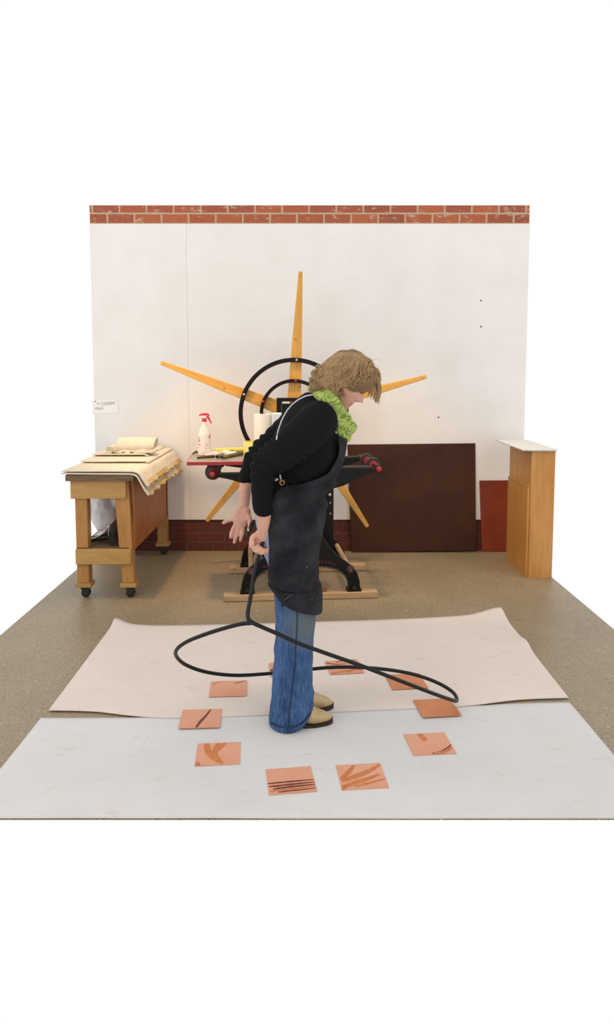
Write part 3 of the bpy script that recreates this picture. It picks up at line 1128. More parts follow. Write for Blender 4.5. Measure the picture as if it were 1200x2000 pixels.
xr = W(262, 1120, YT0).x
zleg0, zleg1 = zf(1139), zf(938)
ztop0, ztop1 = zf(938), zf(926)
LW = .075
for (x0, y0, vis) in ((xr-LW, YT0, 1), (xr-LW, YT1-LW, 1), (XT0, YT0, 0), (XT0, YT1-LW, 0)):
    if vis and y0 < 5:
        MB().prism([(x0, zleg0), (x0+LW, zleg0), (x0+LW-.025, zleg1), (x0-.042, zleg1)], y0, y0+LW).build('leg', MAT['pine'], table, bevel=.003)
    else:
        MB().box((x0, y0, zleg0), (x0+LW, y0+LW, zleg1)).build('leg', MAT['pine'], table, bevel=.003)
    MB().box((x0-.012, y0-.012, zleg0-.026), (x0+LW+.012, y0+LW+.012, zleg0)).build('caster_pad', MAT['pine_x'], table, bevel=.002)
    cx_, cy_ = x0+LW/2+.006, y0+LW/2
    cs = MB().box((cx_-.03, cy_-.028, zleg0-.034), (cx_+.03, cy_+.028, zleg0-.026))
    zr = (zleg0-.034)/2*.86
    for s_ in (-1, 1):
        cs.prism([(cx_-.028, zleg0-.034), (cx_+.028, zleg0-.034), (cx_+.012, zr-.008), (cx_-.012, zr-.008)], cy_+s_*.022-.002, cy_+s_*.022+.002)
    co = cs.build('caster', MAT['iron_edge'], table)
    MB().lathe([(.006, -.018), (zr*.98, -.016), (zr, -.01), (zr, .01), (zr*.98, .016), (.006, .018)], 24, o=(cx_, cy_, zr+.001), axis='y').build('caster_wheel', MAT['rubber'], co)
MB().box((XT0-.02, YT0-.022, zf(973)), (xr-.035, YT0, zf(936))).build('top_rail', MAT['pine_x'], table, bevel=.003)
MB().box((XT0, YT0-.022, zf(1101)), (xr-.014, YT0, zf(1071))).build('lower_rail', MAT['pine_x'], table, bevel=.003)
MB().box((XT0, YT1, zf(973)), (xr, YT1+.02, zf(936))).build('top_rail', MAT['pine_x'], table, bevel=.003)
MB().box((XT0, YT0, zf(1076)), (xr-.03, YT1-.02, zf(1070))).build('lower_shelf', MAT['plyedge'], table)
MB().box((xr-.012, YT0+LW*.6, zf(1076)), (xr, YT1-LW*.6, zleg1)).build('side_panel', MAT['ply'], table)
XTE = W(261, 925, YT0-.02).x
MB().box((XT0-.04, YT0-.05, ztop0+.001), (XTE+.005, YT1+.04, ztop1+.001)).build('table_top', MAT['plyedge'], table, bevel=.002)
ZTT = ztop1+.001
ZSH = zf(1070)

# felt blankets on the table


def blanket(name, x0, x1, y0, y1, z0, drop, label, mats, seed, ragged=.02, thick=.007, wav=.006, skew=0.0):
    mb = MB()
    nx, ny = 60, 40
    vs = []
    over = drop
    for j in range(ny+1):
        y = y0+(y1-y0)*j/ny
        for i in range(nx+1):
            L = (x1-x0)+over
            rag = ragged*noise.noise(Vector((j*.45, seed, 0)))+ragged*.5*noise.noise(Vector((j*1.7, seed, 4)))
            s = L*i/nx
            if over and i > nx*.93:
                s += rag*(i/nx-.93)/.07
            flat_ = (x1-x0)-.02+skew*(j/ny)
            z = z0
            if s <= flat_:
                x = x0+s
                z += wav*.5*(1+noise.noise(Vector((x*3.0, y*9, seed))))
            else:
                d = s-flat_
                a = min(d/.045, 1.0)*math.radians(58)
                if d <= .045:
                    x = x0+flat_+.042*math.sin(a)
                    z -= .042*(1-math.cos(a))
                else:
                    x = x0+flat_+.042*math.sin(a)+(d-.045)*math.cos(a)
                    z -= .042*(1-math.cos(a))+(d-.045)*math.sin(a)
                x += .012*noise.noise(Vector((y*3.5, d*5, seed)))*min(1, d/.05)
                z += .010*noise.noise(Vector((y*4.5, d*7, seed+3)))*min(1, d/.05)
            yy = y+.01*noise.noise(Vector((s*5, seed, 1)))*(1 if j in (0, ny) else .3)
            vs.append(Vector((x, yy, z)))
    fs, mi = [], []
    for j in range(ny):
        for i in range(nx):
            q = j*(nx+1)+i
            fs.append((q, q+1, q+nx+2, q+nx+1))
    mb.add(vs, fs)
    mb.m = [1 if (f % nx) > nx*.93 else 0 for f in range(len(fs))]
    o = mb.build(name, mats, smooth=60)
    so = o.modifiers.new('t', 'SOLIDIFY')
    so.thickness = thick
    so.offset = 1
    return tag(o, label, 'felt blanket', 'felt blankets on the left table')


fm = [MAT['felt'], MAT['felt_stain']]
blanket('felt_blanket', XT0-.06, XTE+.012, YT0-.06, YT1, ZTT+.001, .155, 'cream felt blanket lowest on the left table, its stained ragged end hanging lower', fm, 2, .03)
blanket('felt_blanket', XT0-.06, XTE+.03, YT0-.055, YT1+.01, ZTT+.016, .105, 'cream felt blanket above the lowest one, draping over the right end of the left table', fm, 5, .022)
blanket('felt_blanket', XT0-.06, XTE+.02, YT0+.33, YT1+.02, ZTT+.030, .0, 'flat cream felt blanket on the back half of the left table stack', [MAT['felt'], MAT['felt']], 9, .0, .008, .008)
blanket('felt_blanket', XT0-.06, XTE-.04, YT0+.60, YT1+.02, ZTT+.044, .0, 'small flat cream felt sheet under the rolled cloth', [MAT['felt'], MAT['felt']], 12, .0, .008, .012)
# rolled cloth
ZR = ZTT+.060
pa = G(212, 884, ZR)
rc = thing('rolled_cloth', 'rolled and folded cream cloth lying on top of the felt blankets', 'cloth', pa)
mb = MB()
yr_ = pa.y
xa, xb = W(229, 870, yr_).x, W(303, 868, yr_).x
rs = []
n = 40
for i in range(31):
    t = i/30
    x = xa+(xb-xa)*t
    ring = []
    for j in range(n):
        a = 2*PI*j/n
        r = .056*(1+.06*noise.noise(Vector((x*9, math.cos(a)*1.5, math.sin(a)*1.5)))+.03*math.sin(a*3+x*12))
        ring.append(Vector((x+.012*math.sin(a), yr_+.02+r*1.25*math.cos(a), ZR+.052+r*math.sin(a)*.98)))
    rs.append(ring)
mb.rings(rs)
mb.build('roll', MAT['felt'], rc, smooth=50)
mb = MB()
for k in range(5):                                # folded layers under the roll
    zz = ZR+.006+.012*k
    x0, x1 = W(208+7*(k % 2)+3*k, 880, yr_).x, W(300+6*(k % 3)-k*2, 880, yr_).x
    pts = [Vector((x0+(x1-x0)*t, yr_-.05+.012*k, zz+.004*math.sin(t*9+k))) for t in [i/14 for i in range(15)]]
    mb.tube(pts, [.010+.003*math.sin(i*1.3+k) for i in range(15)], 10, round_ends=True)
for k, (px, py, r) in enumerate(((214, 878, .030), (226, 876, .021), (222, 883, .016), (258, 884, .014), (242, 884, .015))):
    c_ = W(px, py, yr_-.05)
    sp_ = []
    for i in range(40):
        a = i*.38+k
        rr = r*(1-.8*i/40)
        sp_.append(c_+Vector((math.cos(a)*rr, 0, math.sin(a)*rr*.9)))
    for i, q in enumerate(sp_):
        q.z = max(q.z, ZR+.005)
    for yo in (0,):
        L = []
        for q in sp_:
            L.append((q+Vector((0, -.012, 0)), q+Vector((0, .10, .0))))
        vs = [v for pr in L for v in pr]
        mb.add(vs, [(2*i, 2*i+1, 2*i+3, 2*i+2) for i in range(len(L)-1)])
fo = mb.build('folds', MAT['felt'], rc, smooth=60)
fo.modifiers.new('t', 'SOLIDIFY').thickness = .006

# things on the lower shelf
p = W(222, 1062, YT0+.08)
k = (p-CAM).length/F
jar = MB().lathe([(.006, .001), (9.2*k, .001), (10*k, 3*k), (10*k, 27*k), (8.6*k, 31*k), (8.2*k, 37*k), (8.6*k, 39*k), (7.9*k, 39*k), (7.6*k, 31*k), (9.2*k, 26*k), (9.2*k, 5*k), (.006, 4*k)], 32, o=(p.x, p.y, ZSH))
tag(jar.build('glass_jar', MAT['glass']), 'empty glass jar on the lower shelf of the left table', 'jar')
mb = MB()
c_ = W(208, 1020, YT0+.42)
bag = MB()
bag.ell((c_.x+.02, c_.y, ZSH+.13), ((.115, 0, 0), (0, .12, 0), (0, 0, .135)), 24, 16)
bag.ell((c_.x-.02, c_.y+.02, ZSH+.24), ((.10, 0, 0), (0, .10, 0), (0, 0, .085)), 24, 16)
bag.ell((c_.x+.10, c_.y-.01, ZSH+.22), ((.07, 0, 0), (0, .08, 0), (0, 0, .08)), 24, 16)
bag.ell((c_.x-.13, c_.y+.02, ZSH+.16), ((.06, 0, 0), (0, .08, 0), (0, 0, .05)), 24, 16)
me = vremesh(bag, .009, 3)
displace(me, lambda v: .016*noise.noise(v*9)+.010*abs(noise.noise(v*19)))
zmin = min(v.co.z for v in me.vertices)
for v in me.vertices:
    v.co.z = max(v.co.z, ZSH+.001)
tag(link('plastic_bag', me, MAT['sack']), 'crumpled white plastic bag behind the jar on the lower shelf', 'bag')
tray = MB()
vs = []
yq = YT0+.10
prof = [(176, 1052), (186, 1049), (196, 1044), (204, 1037), (209, 1029), (214, 1023)]
for px, py in prof:
    for yy in (yq, yq+.22):
        q = W(px, py, yq)
        vs.append(Vector((q.x, yy, q.z)))
tray.add(vs, [(2*i, 2*i+1, 2*i+3, 2*i+2) for i in range(len(prof)-1)])
to = tray.build('paper_tray', MAT['white'], smooth=60)
to.modifiers.new('t', 'SOLIDIFY').thickness = .006
tag(to, 'curled white sheet propped beside the jar on the lower shelf', 'sheet')
q0, q1 = W(176, 1064, yq+.03), W(212, 1047, yq+.03)
q0.z = ZSH+.022
bk = MB().tube([q0, q0.lerp(q1, .6), Vector((q1.x, q1.y, q1.z-.008))], [.020, .020, .010], 12, round_ends=True)
tag(bk.build('black_brush', MAT['rubber']), 'black tool lying under the curled white sheet on the lower shelf', 'tool')

# ================================================================ BOARDS AND CABINET AT RIGHT


def leaning(name, bl, br_, tl, tr, mat, label, th=.006):
    yb = (G(*bl).y+G(*br_).y)/2
    b0, b1 = W(bl[0], bl[1], yb), W(br_[0], br_[1], yb)
    yt = YW-.022
    t0, t1 = W(tl[0], tl[1], yt), W(tr[0], tr[1], yt)
    n_ = (b1-b0).cross(t0-b0).normalized()
    d_ = ray(*tr)
    t1 = CAM+d_*((b0-CAM).dot(n_)/d_.dot(n_))
    if n_.y > 0:
        n_ = -n_
    q = [b0, b1, t1, t0]
    off = n_*-th
    mb = MB().add(q+[v+off for v in q], [(0, 1, 2, 3), (7, 6, 5, 4), (0, 4, 5, 1), (1, 5, 6, 2), (2, 6, 7, 3), (3, 7, 4, 0)])
    mz = min(v.z for v in mb.v)
    mb.v = [v-Vector((0, 0, min(0, mz)))+Vector((0, 0, .001)) for v in mb.v]
    o = mb.build(name, mat, smooth=0)
    tag(o, label, 'board')
    return o


leaning('hardboard_sheet', (687, 1081.5), (930, 1077), (679, 871), (929, 868.5), MAT['hardboard'], 'large dark brown board leaning against the wall behind the press')
rb_ = leaning('painted_board', (942, 1078), (1022, 1078), (937, 939), (1022, 938.5), MAT['redboard'], 'narrow rust red board leaning between the brown board and the cabinet')

cabx = W(991, 1105, 5.56).x
cy1 = 5.56
cz0 = W(991, 1108, cy1).z
cz1 = W(996, 866, cy1).z
cy0 = 5.02
cx1 = XR-.01
cab = thing('cabinet', 'low plywood cabinet with hinged door at the right edge', 'cabinet', ((cabx+cx1)/2, (cy0+cy1)/2, 0))
MB().box((cabx, cy0, cz0), (cx1, cy1, cz1)).build('body', MAT['plycab'], cab, bevel=.002)
dz0, dz1 = cz0+.012, W(1000, 932, cy1-.02).z
dr = MB().box((cabx-.018, cy0+.01, dz0), (cabx, cy1-.03, dz1)).build('door', MAT['plycab'], cab, bevel=.002)
MB().box((cabx-.020, cy0+.01, dz1), (cabx+.0, cy1-.04, dz1+.012)).build('door_rail', MAT['pine_x'], cab, bevel=.002)
for py in (962, 1055):
    zz = W(998, py, cy1-.03).z
    MB().box((cabx-.021, cy1-.036, zz-.022), (cabx-.012, cy1-.022, zz+.022)).build('hinge', MAT['steel'], dr)
for x0, y0 in ((cabx+.05, cy1-.12), (cabx+.05, cy0+.06), (cx1-.06, cy1-.12), (cx1-.06, cy0+.06)):
    MB().box((x0, y0, 0.001), (x0+.04, y0+.05, cz0)).build('foot', MAT['rubber'], cab)
ct = MB().box((cabx-.075, cy0-.04, cz1+.006), (cx1, cy1+.13, cz1+.016)).build('counter_top', MAT['white'], cab, bevel=.002)
MB().box((cabx-.03, cy0-.02, cz1), (cx1, cy1+.05, cz1+.006)).build('counter_underlay', MAT['steel'], cab)

# ================================================================ PERSON
YN, YFAR = G(612, 1424).y+.045, G(614, 1394).y+.03     # the two foot lines
YP = (YN+YFAR)/2
foot0 = W(585, 1405, YP)
person = thing('person', 'woman in charcoal apron, lime scarf and jeans bending forward with hands behind her back', 'person', (foot0.x, YP, 0))


def Q(px, py, dy=0.0):
    return W(px, py, YP+dy)


KP = (Q(600, 1000)-CAM).length/F          # metres per pixel at the figure


def loft(mb, st, n=28, e=2.2, off=0.0):
    """stations: (back px, py, front px, py, half width, y centre)"""
    rs = []
    for bx_, by_, fx_, fy_, hw, yc in st:
        b, f = Q(bx_, by_, yc), Q(fx_, fy_, yc)
        c, hv = (b+f)/2, (f-b)/2
        hv = hv*(1+off/hv.length)
        ring = []
        for j in range(n):
            a = 2*PI*j/n
            ca, sa = math.cos(a), math.sin(a)
            ca = math.copysign(abs(ca)**(2/e), ca)
            sa = math.copysign(abs(sa)**(2/e), sa)
            ring.append(c+hv*ca+Vector((0, -(hw+off)*sa, 0)))
        rs.append(ring)
    mb.rings(rs)


def smooth_st(st, k=4):
    out = []
    n = len(st)
    for i in range(n-1):
        p0, p1, p2, p3 = st[max(i-1, 0)], st[i], st[i+1], st[min(i+2, n-1)]
        for j in range(k):
            t = j/k
            out.append(tuple(.5*((2*b)+(c-a)*t+(2*a-5*b+4*c-d)*t*t+(3*b-a-3*c+d)*t**3) for a, b, c, d in zip(p0, p1, p2, p3)))
    out.append(st[-1])
    return out


def limb(mb, joints, n=16, k=6, flat=1.0):
    """joints: (px, py, dy, radius)"""
    pts = cr([tuple(Q(x, y, d))+(0,) for x, y, d, r in joints], 1) if False else None
    P4 = []
    for x, y, d, r in joints:
        q = Q(x, y, d)
        P4.append((q.x, q.y, q.z, r))
    n_ = len(P4)
    out = []
    for i in range(n_-1):
        p0, p1, p2, p3 = P4[max(i-1, 0)], P4[i], P4[i+1], P4[min(i+2, n_-1)]
        for j in range(k):
            t = j/k
            out.append([.5*((2*b)+(c-a)*t+(2*a-5*b+4*c-d_)*t*t+(3*b-a-3*c+d_)*t**3) for a, b, c, d_ in zip(p0, p1, p2, p3)])
    out.append(list(P4[-1]))
    mb.tube([o[:3] for o in out], [max(.002, o[3]) for o in out], n, round_ends=True, flat=flat)


# ---- head in its own axes
HC = Q(676, 748)
TILT = math.radians(40)
UP = Vector((math.sin(TILT), 0, math.cos(TILT)))
FW = Vector((math.cos(TILT), 0, -math.sin(TILT)))
SD = Vector((0, -1, 0))                            # towards the camera
HS = .97


def HL(f, s, u):
    return HC+FW*(f*HS)+SD*(s*HS)+UP*(u*HS)


head_tab = [  # u, front mid, front side, back, half width
    (-.112, .050, .046, .000, .022), (-.106, .066, .054, .015, .036), (-.094, .076, .060, .025, .046), (-.082, .077, .062, .03, .052),
    (-.072, .071, .064, .035, .056), (-.062, .078, .066, .04, .059), (-.055, .0745, .067, .042, .061), (-.048, .0795, .068, .045, .063),
    (-.038, .077, .070, .05, .066), (-.029, .087, .071, .055, .068), (-.022, .103, .071, .062, .069), (-.015, .107, .070, .068, .070),
    (-.006, .100, .069, .074, .071), (.006, .092, .067, .082, .072), (.018, .084, .064, .088, .072), (.028, .0795, .066, .092, .073),
    (.040, .084, .074, .096, .074), (.055, .085, .077, .098, .075), (.070, .080, .073, .095, .073), (.085, .069, .063, .085, .066),
    (.098, .052, .048, .068, .052), (.107, .030, .028, .045, .035), (.112, .008, .008, .02, .012)]


def head_mesh(mb):
    rs = []
    n = 48
    for u, fm_, fs_, bk_, hw in head_tab:
        ring = []
        sig = .0085 if -.035 < u < .03 else (.017 if u < -.035 else .03)
        for j in range(n):
            a = 2*PI*j/n
            ca, sa = math.cos(a), math.sin(a)
            s = hw*math.copysign(abs(sa)**.92, sa)
            f = fs_*ca if ca > 0 else bk_*ca
            if ca > 0:
                f += (fm_-fs_)*math.exp(-(s/sig)**2)
                if -.026 < u < -.008:
                    f += .010*math.exp(-((abs(s)-.012)/.006)**2)     # nostril wings
                f -= .008*math.exp(-((abs(s)-.030)/.014)**2-((u-.022)/.014)**2)   # eye sockets
                f += .004*math.exp(-((abs(s)-.038)/.016)**2-((u+.012)/.016)**2)   # cheeks
            ring.append(HL(f, s, u))
        rs.append(ring)
    mb.rings(rs)
    for s_ in (1, -1):                                     # lowered eyelids, ears
        mb.ell(HL(.056, .030*s_, .020), (FW*.012, SD*.0135, UP*.010), 14, 8)
        mb.ell(HL(-.008, .073*s_, .0), (FW*.017, SD*.010, UP*.030), 14, 8)


body = MB()
head_mesh(body)
# neck, torso core
limb(body, [(604, 800, 0, .06), (624, 782, 0, .058), (650, 768, 0, .055), (668, 752, 0, .055)])
torso_core = [(548, 1030, 622, 1022, .13, 0), (530, 985, 622, 978, .13, 0), (545, 930, 640, 930, .12, 0), (556, 880, 655, 890, .125, 0), (572, 835, 655, 858, .135, 0), (585, 800, 650, 835, .13, 0), (604, 780, 650, 810, .08, 0)]
loft(body, smooth_st(torso_core))
for s_, yl in ((-1, YN-YP), (1, YFAR-YP)):
    limb(body, [(585, 1015, yl*.8, .085), (580, 1120, yl*.95, .075), (577, 1240, yl, .05), (572, 1320, yl, .05), (566, 1385, yl, .036), (572, 1400, yl, .034)])
    limb(body, [(560, 1405, yl, .03), (585, 1406, yl, .034), (612, 1412, yl, .028), (632, 1416, yl, .018)] if s_ < 0 else
         [(560, 1375, yl, .03), (585, 1376, yl, .034), (612, 1382, yl, .028), (632, 1386, yl, .018)])
# near arm (hidden upper part slim, bare forearm), far arm
NA = [(618, 826, -.155, .035), (565, 880, -.19, .032), (527, 912, -.20, .030), (516, 950, -.195, .030), (515, 985, -.17, .030), (517, 1015, -.145, .030), (517, 1038, -.125, .026), (514, 1048, -.115, .026)]
limb(body, NA)
FA = [(606, 810, .155, .035), (560, 855, .195, .030), (516, 890, .195, .028), (491, 918, .178, .026), (481, 942, .16, .026), (478, 970, .145, .025), (476, 988, .13, .023)]
limb(body, FA)


def hand(palm, fingers, thumb):
    for c_, ax in palm:
        body.ell(c_, ax, 18, 12)
    for f in fingers+[thumb]:
        limb(body, f, 10, 4)


ey = Vector((0, 1, 0))
v1 = (Q(468, 1026, .12)-Q(477, 985, .12))
d1 = v1.normalized()
s1 = Vector((d1.z, 0, -d1.x))
hand([(Q(472, 1010, .12), (s1*.036, ey*.016, d1*.052)), (Q(480, 1006, .115), (s1*.022, ey*.018, d1*.036))],
     [[(464, 1012, .12, .0105), (456, 1014, .12, .0100), (446, 1016, .12, .0094), (437, 1021, .118, .0078)],
      [(464, 1020, .12, .0108), (457, 1031, .12, .0102), (453, 1041, .118, .0096), (451, 1049, .112, .0080)],
      [(468, 1026, .12, .0108), (465, 1038, .12, .0102), (461, 1049, .118, .0094), (458, 1059, .113, .0078)],
      [(474, 1028, .12, .0100), (474, 1039, .116, .0094), (472, 1048, .110, .0086), (470, 1055, .103, .0072)]],
     [(482, 1002, .11, .0125), (488, 1014, .095, .0115), (489, 1026, .085, .0105), (486, 1036, .08, .0085)])
# near hand: a fist closed round the cable
v2 = (Q(504, 1068, -.1)-Q(515, 1040, -.1)).normalized()
s2 = Vector((v2.z, 0, -v2.x))
hand([(Q(513, 1054, -.105), (s2*.041, ey*.024, v2*.047))],
     [[(500, 1050, -.105, .0110), (493, 1055, -.115, .0105), (491, 1064, -.130, .0100), (497, 1069, -.142, .0088), (504, 1066, -.140, .0080)],
      [(503, 1058, -.105, .0112), (497, 1066, -.118, .0106), (498, 1074, -.134, .0100), (505, 1076, -.145, .0088), (510, 1071, -.142, .0080)],
      [(509, 1065, -.105, .0110), (505, 1073, -.120, .0104), (508, 1079, -.136, .0098), (514, 1079, -.146, .0086), (517, 1074, -.142, .0078)],
      [(517, 1067, -.105, .0100), (515, 1075, -.118, .0096), (518, 1079, -.132, .0090), (523, 1077, -.140, .0078), (524, 1072, -.136, .0070)]],
     [(505, 1044, -.115, .0125), (497, 1047, -.130, .0115), (492, 1054, -.145, .0105), (494, 1062, -.155, .0085)])
bme = vremesh(body, .0036, 3, .45)
bo = link('body', bme, [MAT['skin'], MAT['lip']], person)
IM = wm(person).inverted()
lips = IM @ HL(.074, 0, -.0545)
for p in bme.polygons:
    d = p.center-lips
    f_, s_, u_ = d.dot(FW), d.y, d.dot(UP)
    if f_ > -.012 and abs(s_) < .024 and abs(u_) < .0085*(1-(s_/.026)**2):
        p.material_index = 1
dk = M_('brow_brown', (92, 66, 48), (70, 50, 36), .7, scale=40)
for s_ in (1, -1):
    MB().tube(cr([HL(.066-.013*(t_-.5)**2*4, s_*(.017+.028*t_), .0155+.003*math.cos((t_-.5)*3)) for t_ in (0, .25, .5, .75, 1)], 4), .0016, 6).build('eyelashes', dk, bo)
    MB().tube(cr([HL(.077-.02*t_*t_, s_*(.014+.034*t_), .0395+.005*math.sin(t_*2.6)) for t_ in (0, .3, .6, 1)], 4), [.0016]*6+[.0028]*4+[.0015]*3, 6).build('eyebrow', dk, bo)

# ---- black top
shirt = MB()
torso = [(508, 1010, 628, 1000, .165, 0), (504, 985, 630, 978, .165, 0), (512, 930, 648, 932, .155, 0), (524, 880, 664, 895, .155, 0), (538, 842, 667, 868, .16, 0), (556, 806, 662, 845, .16, 0), (574, 784, 657, 828, .145, 0), (594, 768, 650, 812, .10, 0), (606, 763, 650, 800, .075, 0)]
loft(shirt, smooth_st(torso), 36, 2.3)
NS = [(622, 822, -.135, .078), (596, 846, -.175, .076), (560, 878, -.205, .068), (522, 905, -.21, .056), (513, 930, -.205, .046), (513, 955, -.195, .041), (513, 975, -.178, .040), (514, 990, -.165, .041)]
limb(shirt, NS, 20)
FS = [(612, 804, .135, .075), (575, 828, .185, .066), (540, 858, .205, .056), (509, 884, .205, .050), (494, 902, .19, .044), (486, 920, .175, .036), (482, 936, .163, .034)]
limb(shirt, FS, 20)
sme = vremesh(shirt, .006, 5)
cuffN, cuffF = Q(514, 990, -.165), Q(482, 936, .163)


def shirt_disp(v):
    d = .0045*noise.noise(Vector((v.x*14, v.y*9, v.z*14)))
    # ruched folds along the pushed-up sleeves
    for c_, ax, dy in ((Q(505, 885, .2), (Q(482, 930, .2)-Q(560, 840, .2)).normalized(), .10), (Q(535, 895, -.21), (Q(514, 960, -.2)-Q(600, 850, -.2)).normalized(), .09)):
        q = v-c_
        if abs(q.y) < dy:
            t_ = q.dot(ax)
            d += .006*math.sin(t_*170+7*noise.noise(v*12))*math.exp(-(t_/.12)**2)*(1-(q.y/dy)**2)
    return d


displace(sme, shirt_disp)
so_ = link('top', sme, MAT['shirt'], person, smooth=80)
so_['label'] = 'black long-sleeved top with pushed-up sleeves'

# ---- jeans
jeans = MB()
hips = [(515, 960, 632, 955, .15, 0), (500, 985, 632, 978, .17, 0), (500, 1020, 630, 1012, .175, 0), (511, 1060, 624, 1058, .17, 0), (522, 1090, 622, 1090, .165, 0), (528, 1110, 620, 1110, .15, 0)]
loft(jeans, smooth_st(hips), 32, 2.4)
yn, yf = YN-YP, YFAR-YP
legN = [(512, 1050, 618, 1050, .085, yn), (528, 1100, 617, 1100, .082, yn), (537, 1150, 616, 1150, .078, yn), (541, 1190, 617, 1192, .074, yn), (541, 1240, 611, 1240, .070, yn), (537, 1300, 609, 1300, .072, yn), (533, 1350, 609, 1350, .078, yn), (530, 1385, 609, 1380, .086, yn), (528, 1407, 604, 1393, .094, yn), (529, 1415, 592, 1412, .092, yn)]
loft(jeans, smooth_st(legN), 32, 2.1, .006)
legF = [(520, 1040, 618, 1040, .085, yf), (532, 1090, 616, 1090, .082, yf), (542, 1140, 614, 1140, .078, yf), (546, 1190, 614, 1190, .072, yf), (546, 1240, 608, 1240, .068, yf), (542, 1290, 606, 1285, .07, yf), (540, 1330, 609, 1325, .076, yf), (539, 1360, 614, 1350, .084, yf), (538, 1386, 617, 1371, .088, yf), (540, 1392, 600, 1388, .086, yf)]
loft(jeans, smooth_st(legF), 32, 2.1)
jme = vremesh(jeans, .006, 4)
kn0 = Q(604, 1216, yn-.05)


def jeans_disp(v):
    return .004*noise.noise(Vector((v.x*12, v.y*12, v.z*5)))+.005*noise.noise(Vector((v.x*18+v.z*9, v.y*10, v.z*16)))*(1 if v.z < .75 else .4)


displace(jme, jeans_disp)
for v in jme.vertices:
    v.co.z = max(v.co.z, .010)
DENIM_KNEE = tuple(IM @ kn0)
DENIM_SEAT = tuple(IM @ Q(506, 1035, -.1))
MAT['denim'] = denim_mat()
jo = link('jeans', jme, MAT['denim'], person, smooth=80)

# ---- boots
MAT['boot'] = boot_mat()
sole_m = M_('dark_boot_sole', (48, 28, 22), (34, 20, 16), .5, scale=40)
for yl, x0, z0_ in ((YN, 648.5, 0), (YFAR, 650, 0)):
    toe = W(x0, 1414 if yl == YN else 1382, yl)
    rs, ss = [], []
    L = .215
    zo = .003 if yl == YN else .010
    # x back from the toe, half width, sole height, top height
    prof = [(.0, .008, .020, .030), (.015, .020, .014, .042), (.04, .032, .010, .052), (.075, .043, .008, .064), (.11, .046, .012, .082), (.14, .042, .022, .100), (.165, .036, .034, .115), (.185, .036, .040, .125), (.205, .034, .042, .130), (L, .024, .044, .130)]
    for dx, hw, zs, zt_ in prof:
        c_ = Vector((toe.x-dx, yl, (zs+zt_)/2+zo))
        hh = (zt_-zs)/2
        rs.append([c_+Vector((0, hw*math.copysign(abs(math.cos(a))**.8, math.cos(a)), hh*(math.sin(a) if math.sin(a) > 0 else max(-1, math.sin(a)*1.25)))) for a in [2*PI*j/24 for j in range(24)]])
    mb = MB().rings(rs)
    b_ = mb.build('boot', MAT['boot'], person, smooth=70)
    sm_ = MB()
    rs = []
    for dx, hw, zs, zt_ in prof:
        if dx < .001:
            dx = -.004
        h2 = hw+.004
        zlo = 0.001 if dx < .18 else .0
        zlo = max(0, zs-.013) if dx < .17 else 0
        rs.append([Vector((toe.x-dx, yl-h2, zlo+zo)), Vector((toe.x-dx, yl+h2, zlo+zo)), Vector((toe.x-dx, yl+h2, zs+zo+.003)), Vector((toe.x-dx, yl-h2, zs+zo+.003))])
    sm_.rings(rs)
    sm_.build('sole', sole_m, b_, smooth=40)

# ---- apron: an open shell round the front of the body
# rows: back px, py, front px, py, half width, near left edge px
ap_rows = [
    (560, 806, 677, 856, .160, 656), (548, 830, 676.5, 866, .163, 657), (538, 848, 674, 880, .165, 657), (529, 868, 671, 892, .165, 654), (522, 888, 668, 905, .165, 646), (517, 906, 663, 920, .168, 632), (512, 922, 656, 934, .172, 600),
    (507, 940, 650, 946, .176, 552), (503, 958, 642, 962, .178, 541), (500, 976, 636, 978, .180, 535), (499, 1000, 634, 1000, .182, 531), (501, 1030, 630, 1026, .182, 530), (508, 1060, 626, 1056, .178, 532), (518, 1092, 622, 1090, .172, 531), (522, 1112, 621, 1116, .168, 529), (525, 1125, 621, 1134, .168, 528),
    (529, 1132, 621, 1142, .162, 531), (532, 1139, 622, 1150, .160, 535), (535, 1144, 624, 1158, .160, 540), (538, 1149, 625, 1168, .160, 546), (541, 1153, 626, 1177, .158, 552), (545, 1155, 626, 1184, .156, 574)]
ap_rows = smooth_st(ap_rows, 3)
amb = MB()
na = 56
vs = []
for bx_, by_, fx_, fy_, hw, xl_ in ap_rows:
    b, f = Q(bx_, by_), Q(fx_, fy_)
    c_, hv = (b+f)/2, (f-b)/2
    uu = (xl_-bx_)/(fx_-bx_)
    amax = math.acos(max(-.97, min(.985, 2*uu-1)))
    for j in range(na+1):
        a = -amax+2*amax*j/na
        ca, sa = math.cos(a), math.sin(a)
        ca = math.copysign(abs(ca)**.92, ca)
        sa = math.copysign(abs(sa)**.92, sa)
        p = c_+hv*ca+Vector((0, -hw*sa, 0))
        nn = (hv.normalized()*ca+Vector((0, -sa, 0))).normalized()
        k_ = .0055*noise.noise(Vector((p.x*10+p.z*6, p.y*8, p.z*5)))+.004*noise.noise(Vector((p.x*16, p.y*10, p.z*18)))
        if fy_ > 1141:                       # turned-up lower band stands proud
            k_ += .010
        if 940 < fy_ < 990:                  # crease under the chest
            k_ += .013*math.sin((fy_-940)/50*PI*2+p.x*20)
        vs.append(p+nn*(.000+k_))
nr = len(ap_rows)
fs = []
for i in range(nr-1):
    for j in range(na):
        q_ = i*(na+1)+j
        fs.append((q_, q_+1, q_+na+2, q_+na+1))
amb.add(vs, fs)
MAT['apron'] = apron_mat()
# a BVH of everything worn, to lay cords and small fittings on the cloth
ao = amb.build('apron', MAT['apron'], person, smooth=80)
th_ = ao.modifiers.new('t', 'SOLIDIFY')
th_.thickness, th_.offset = .004, 1


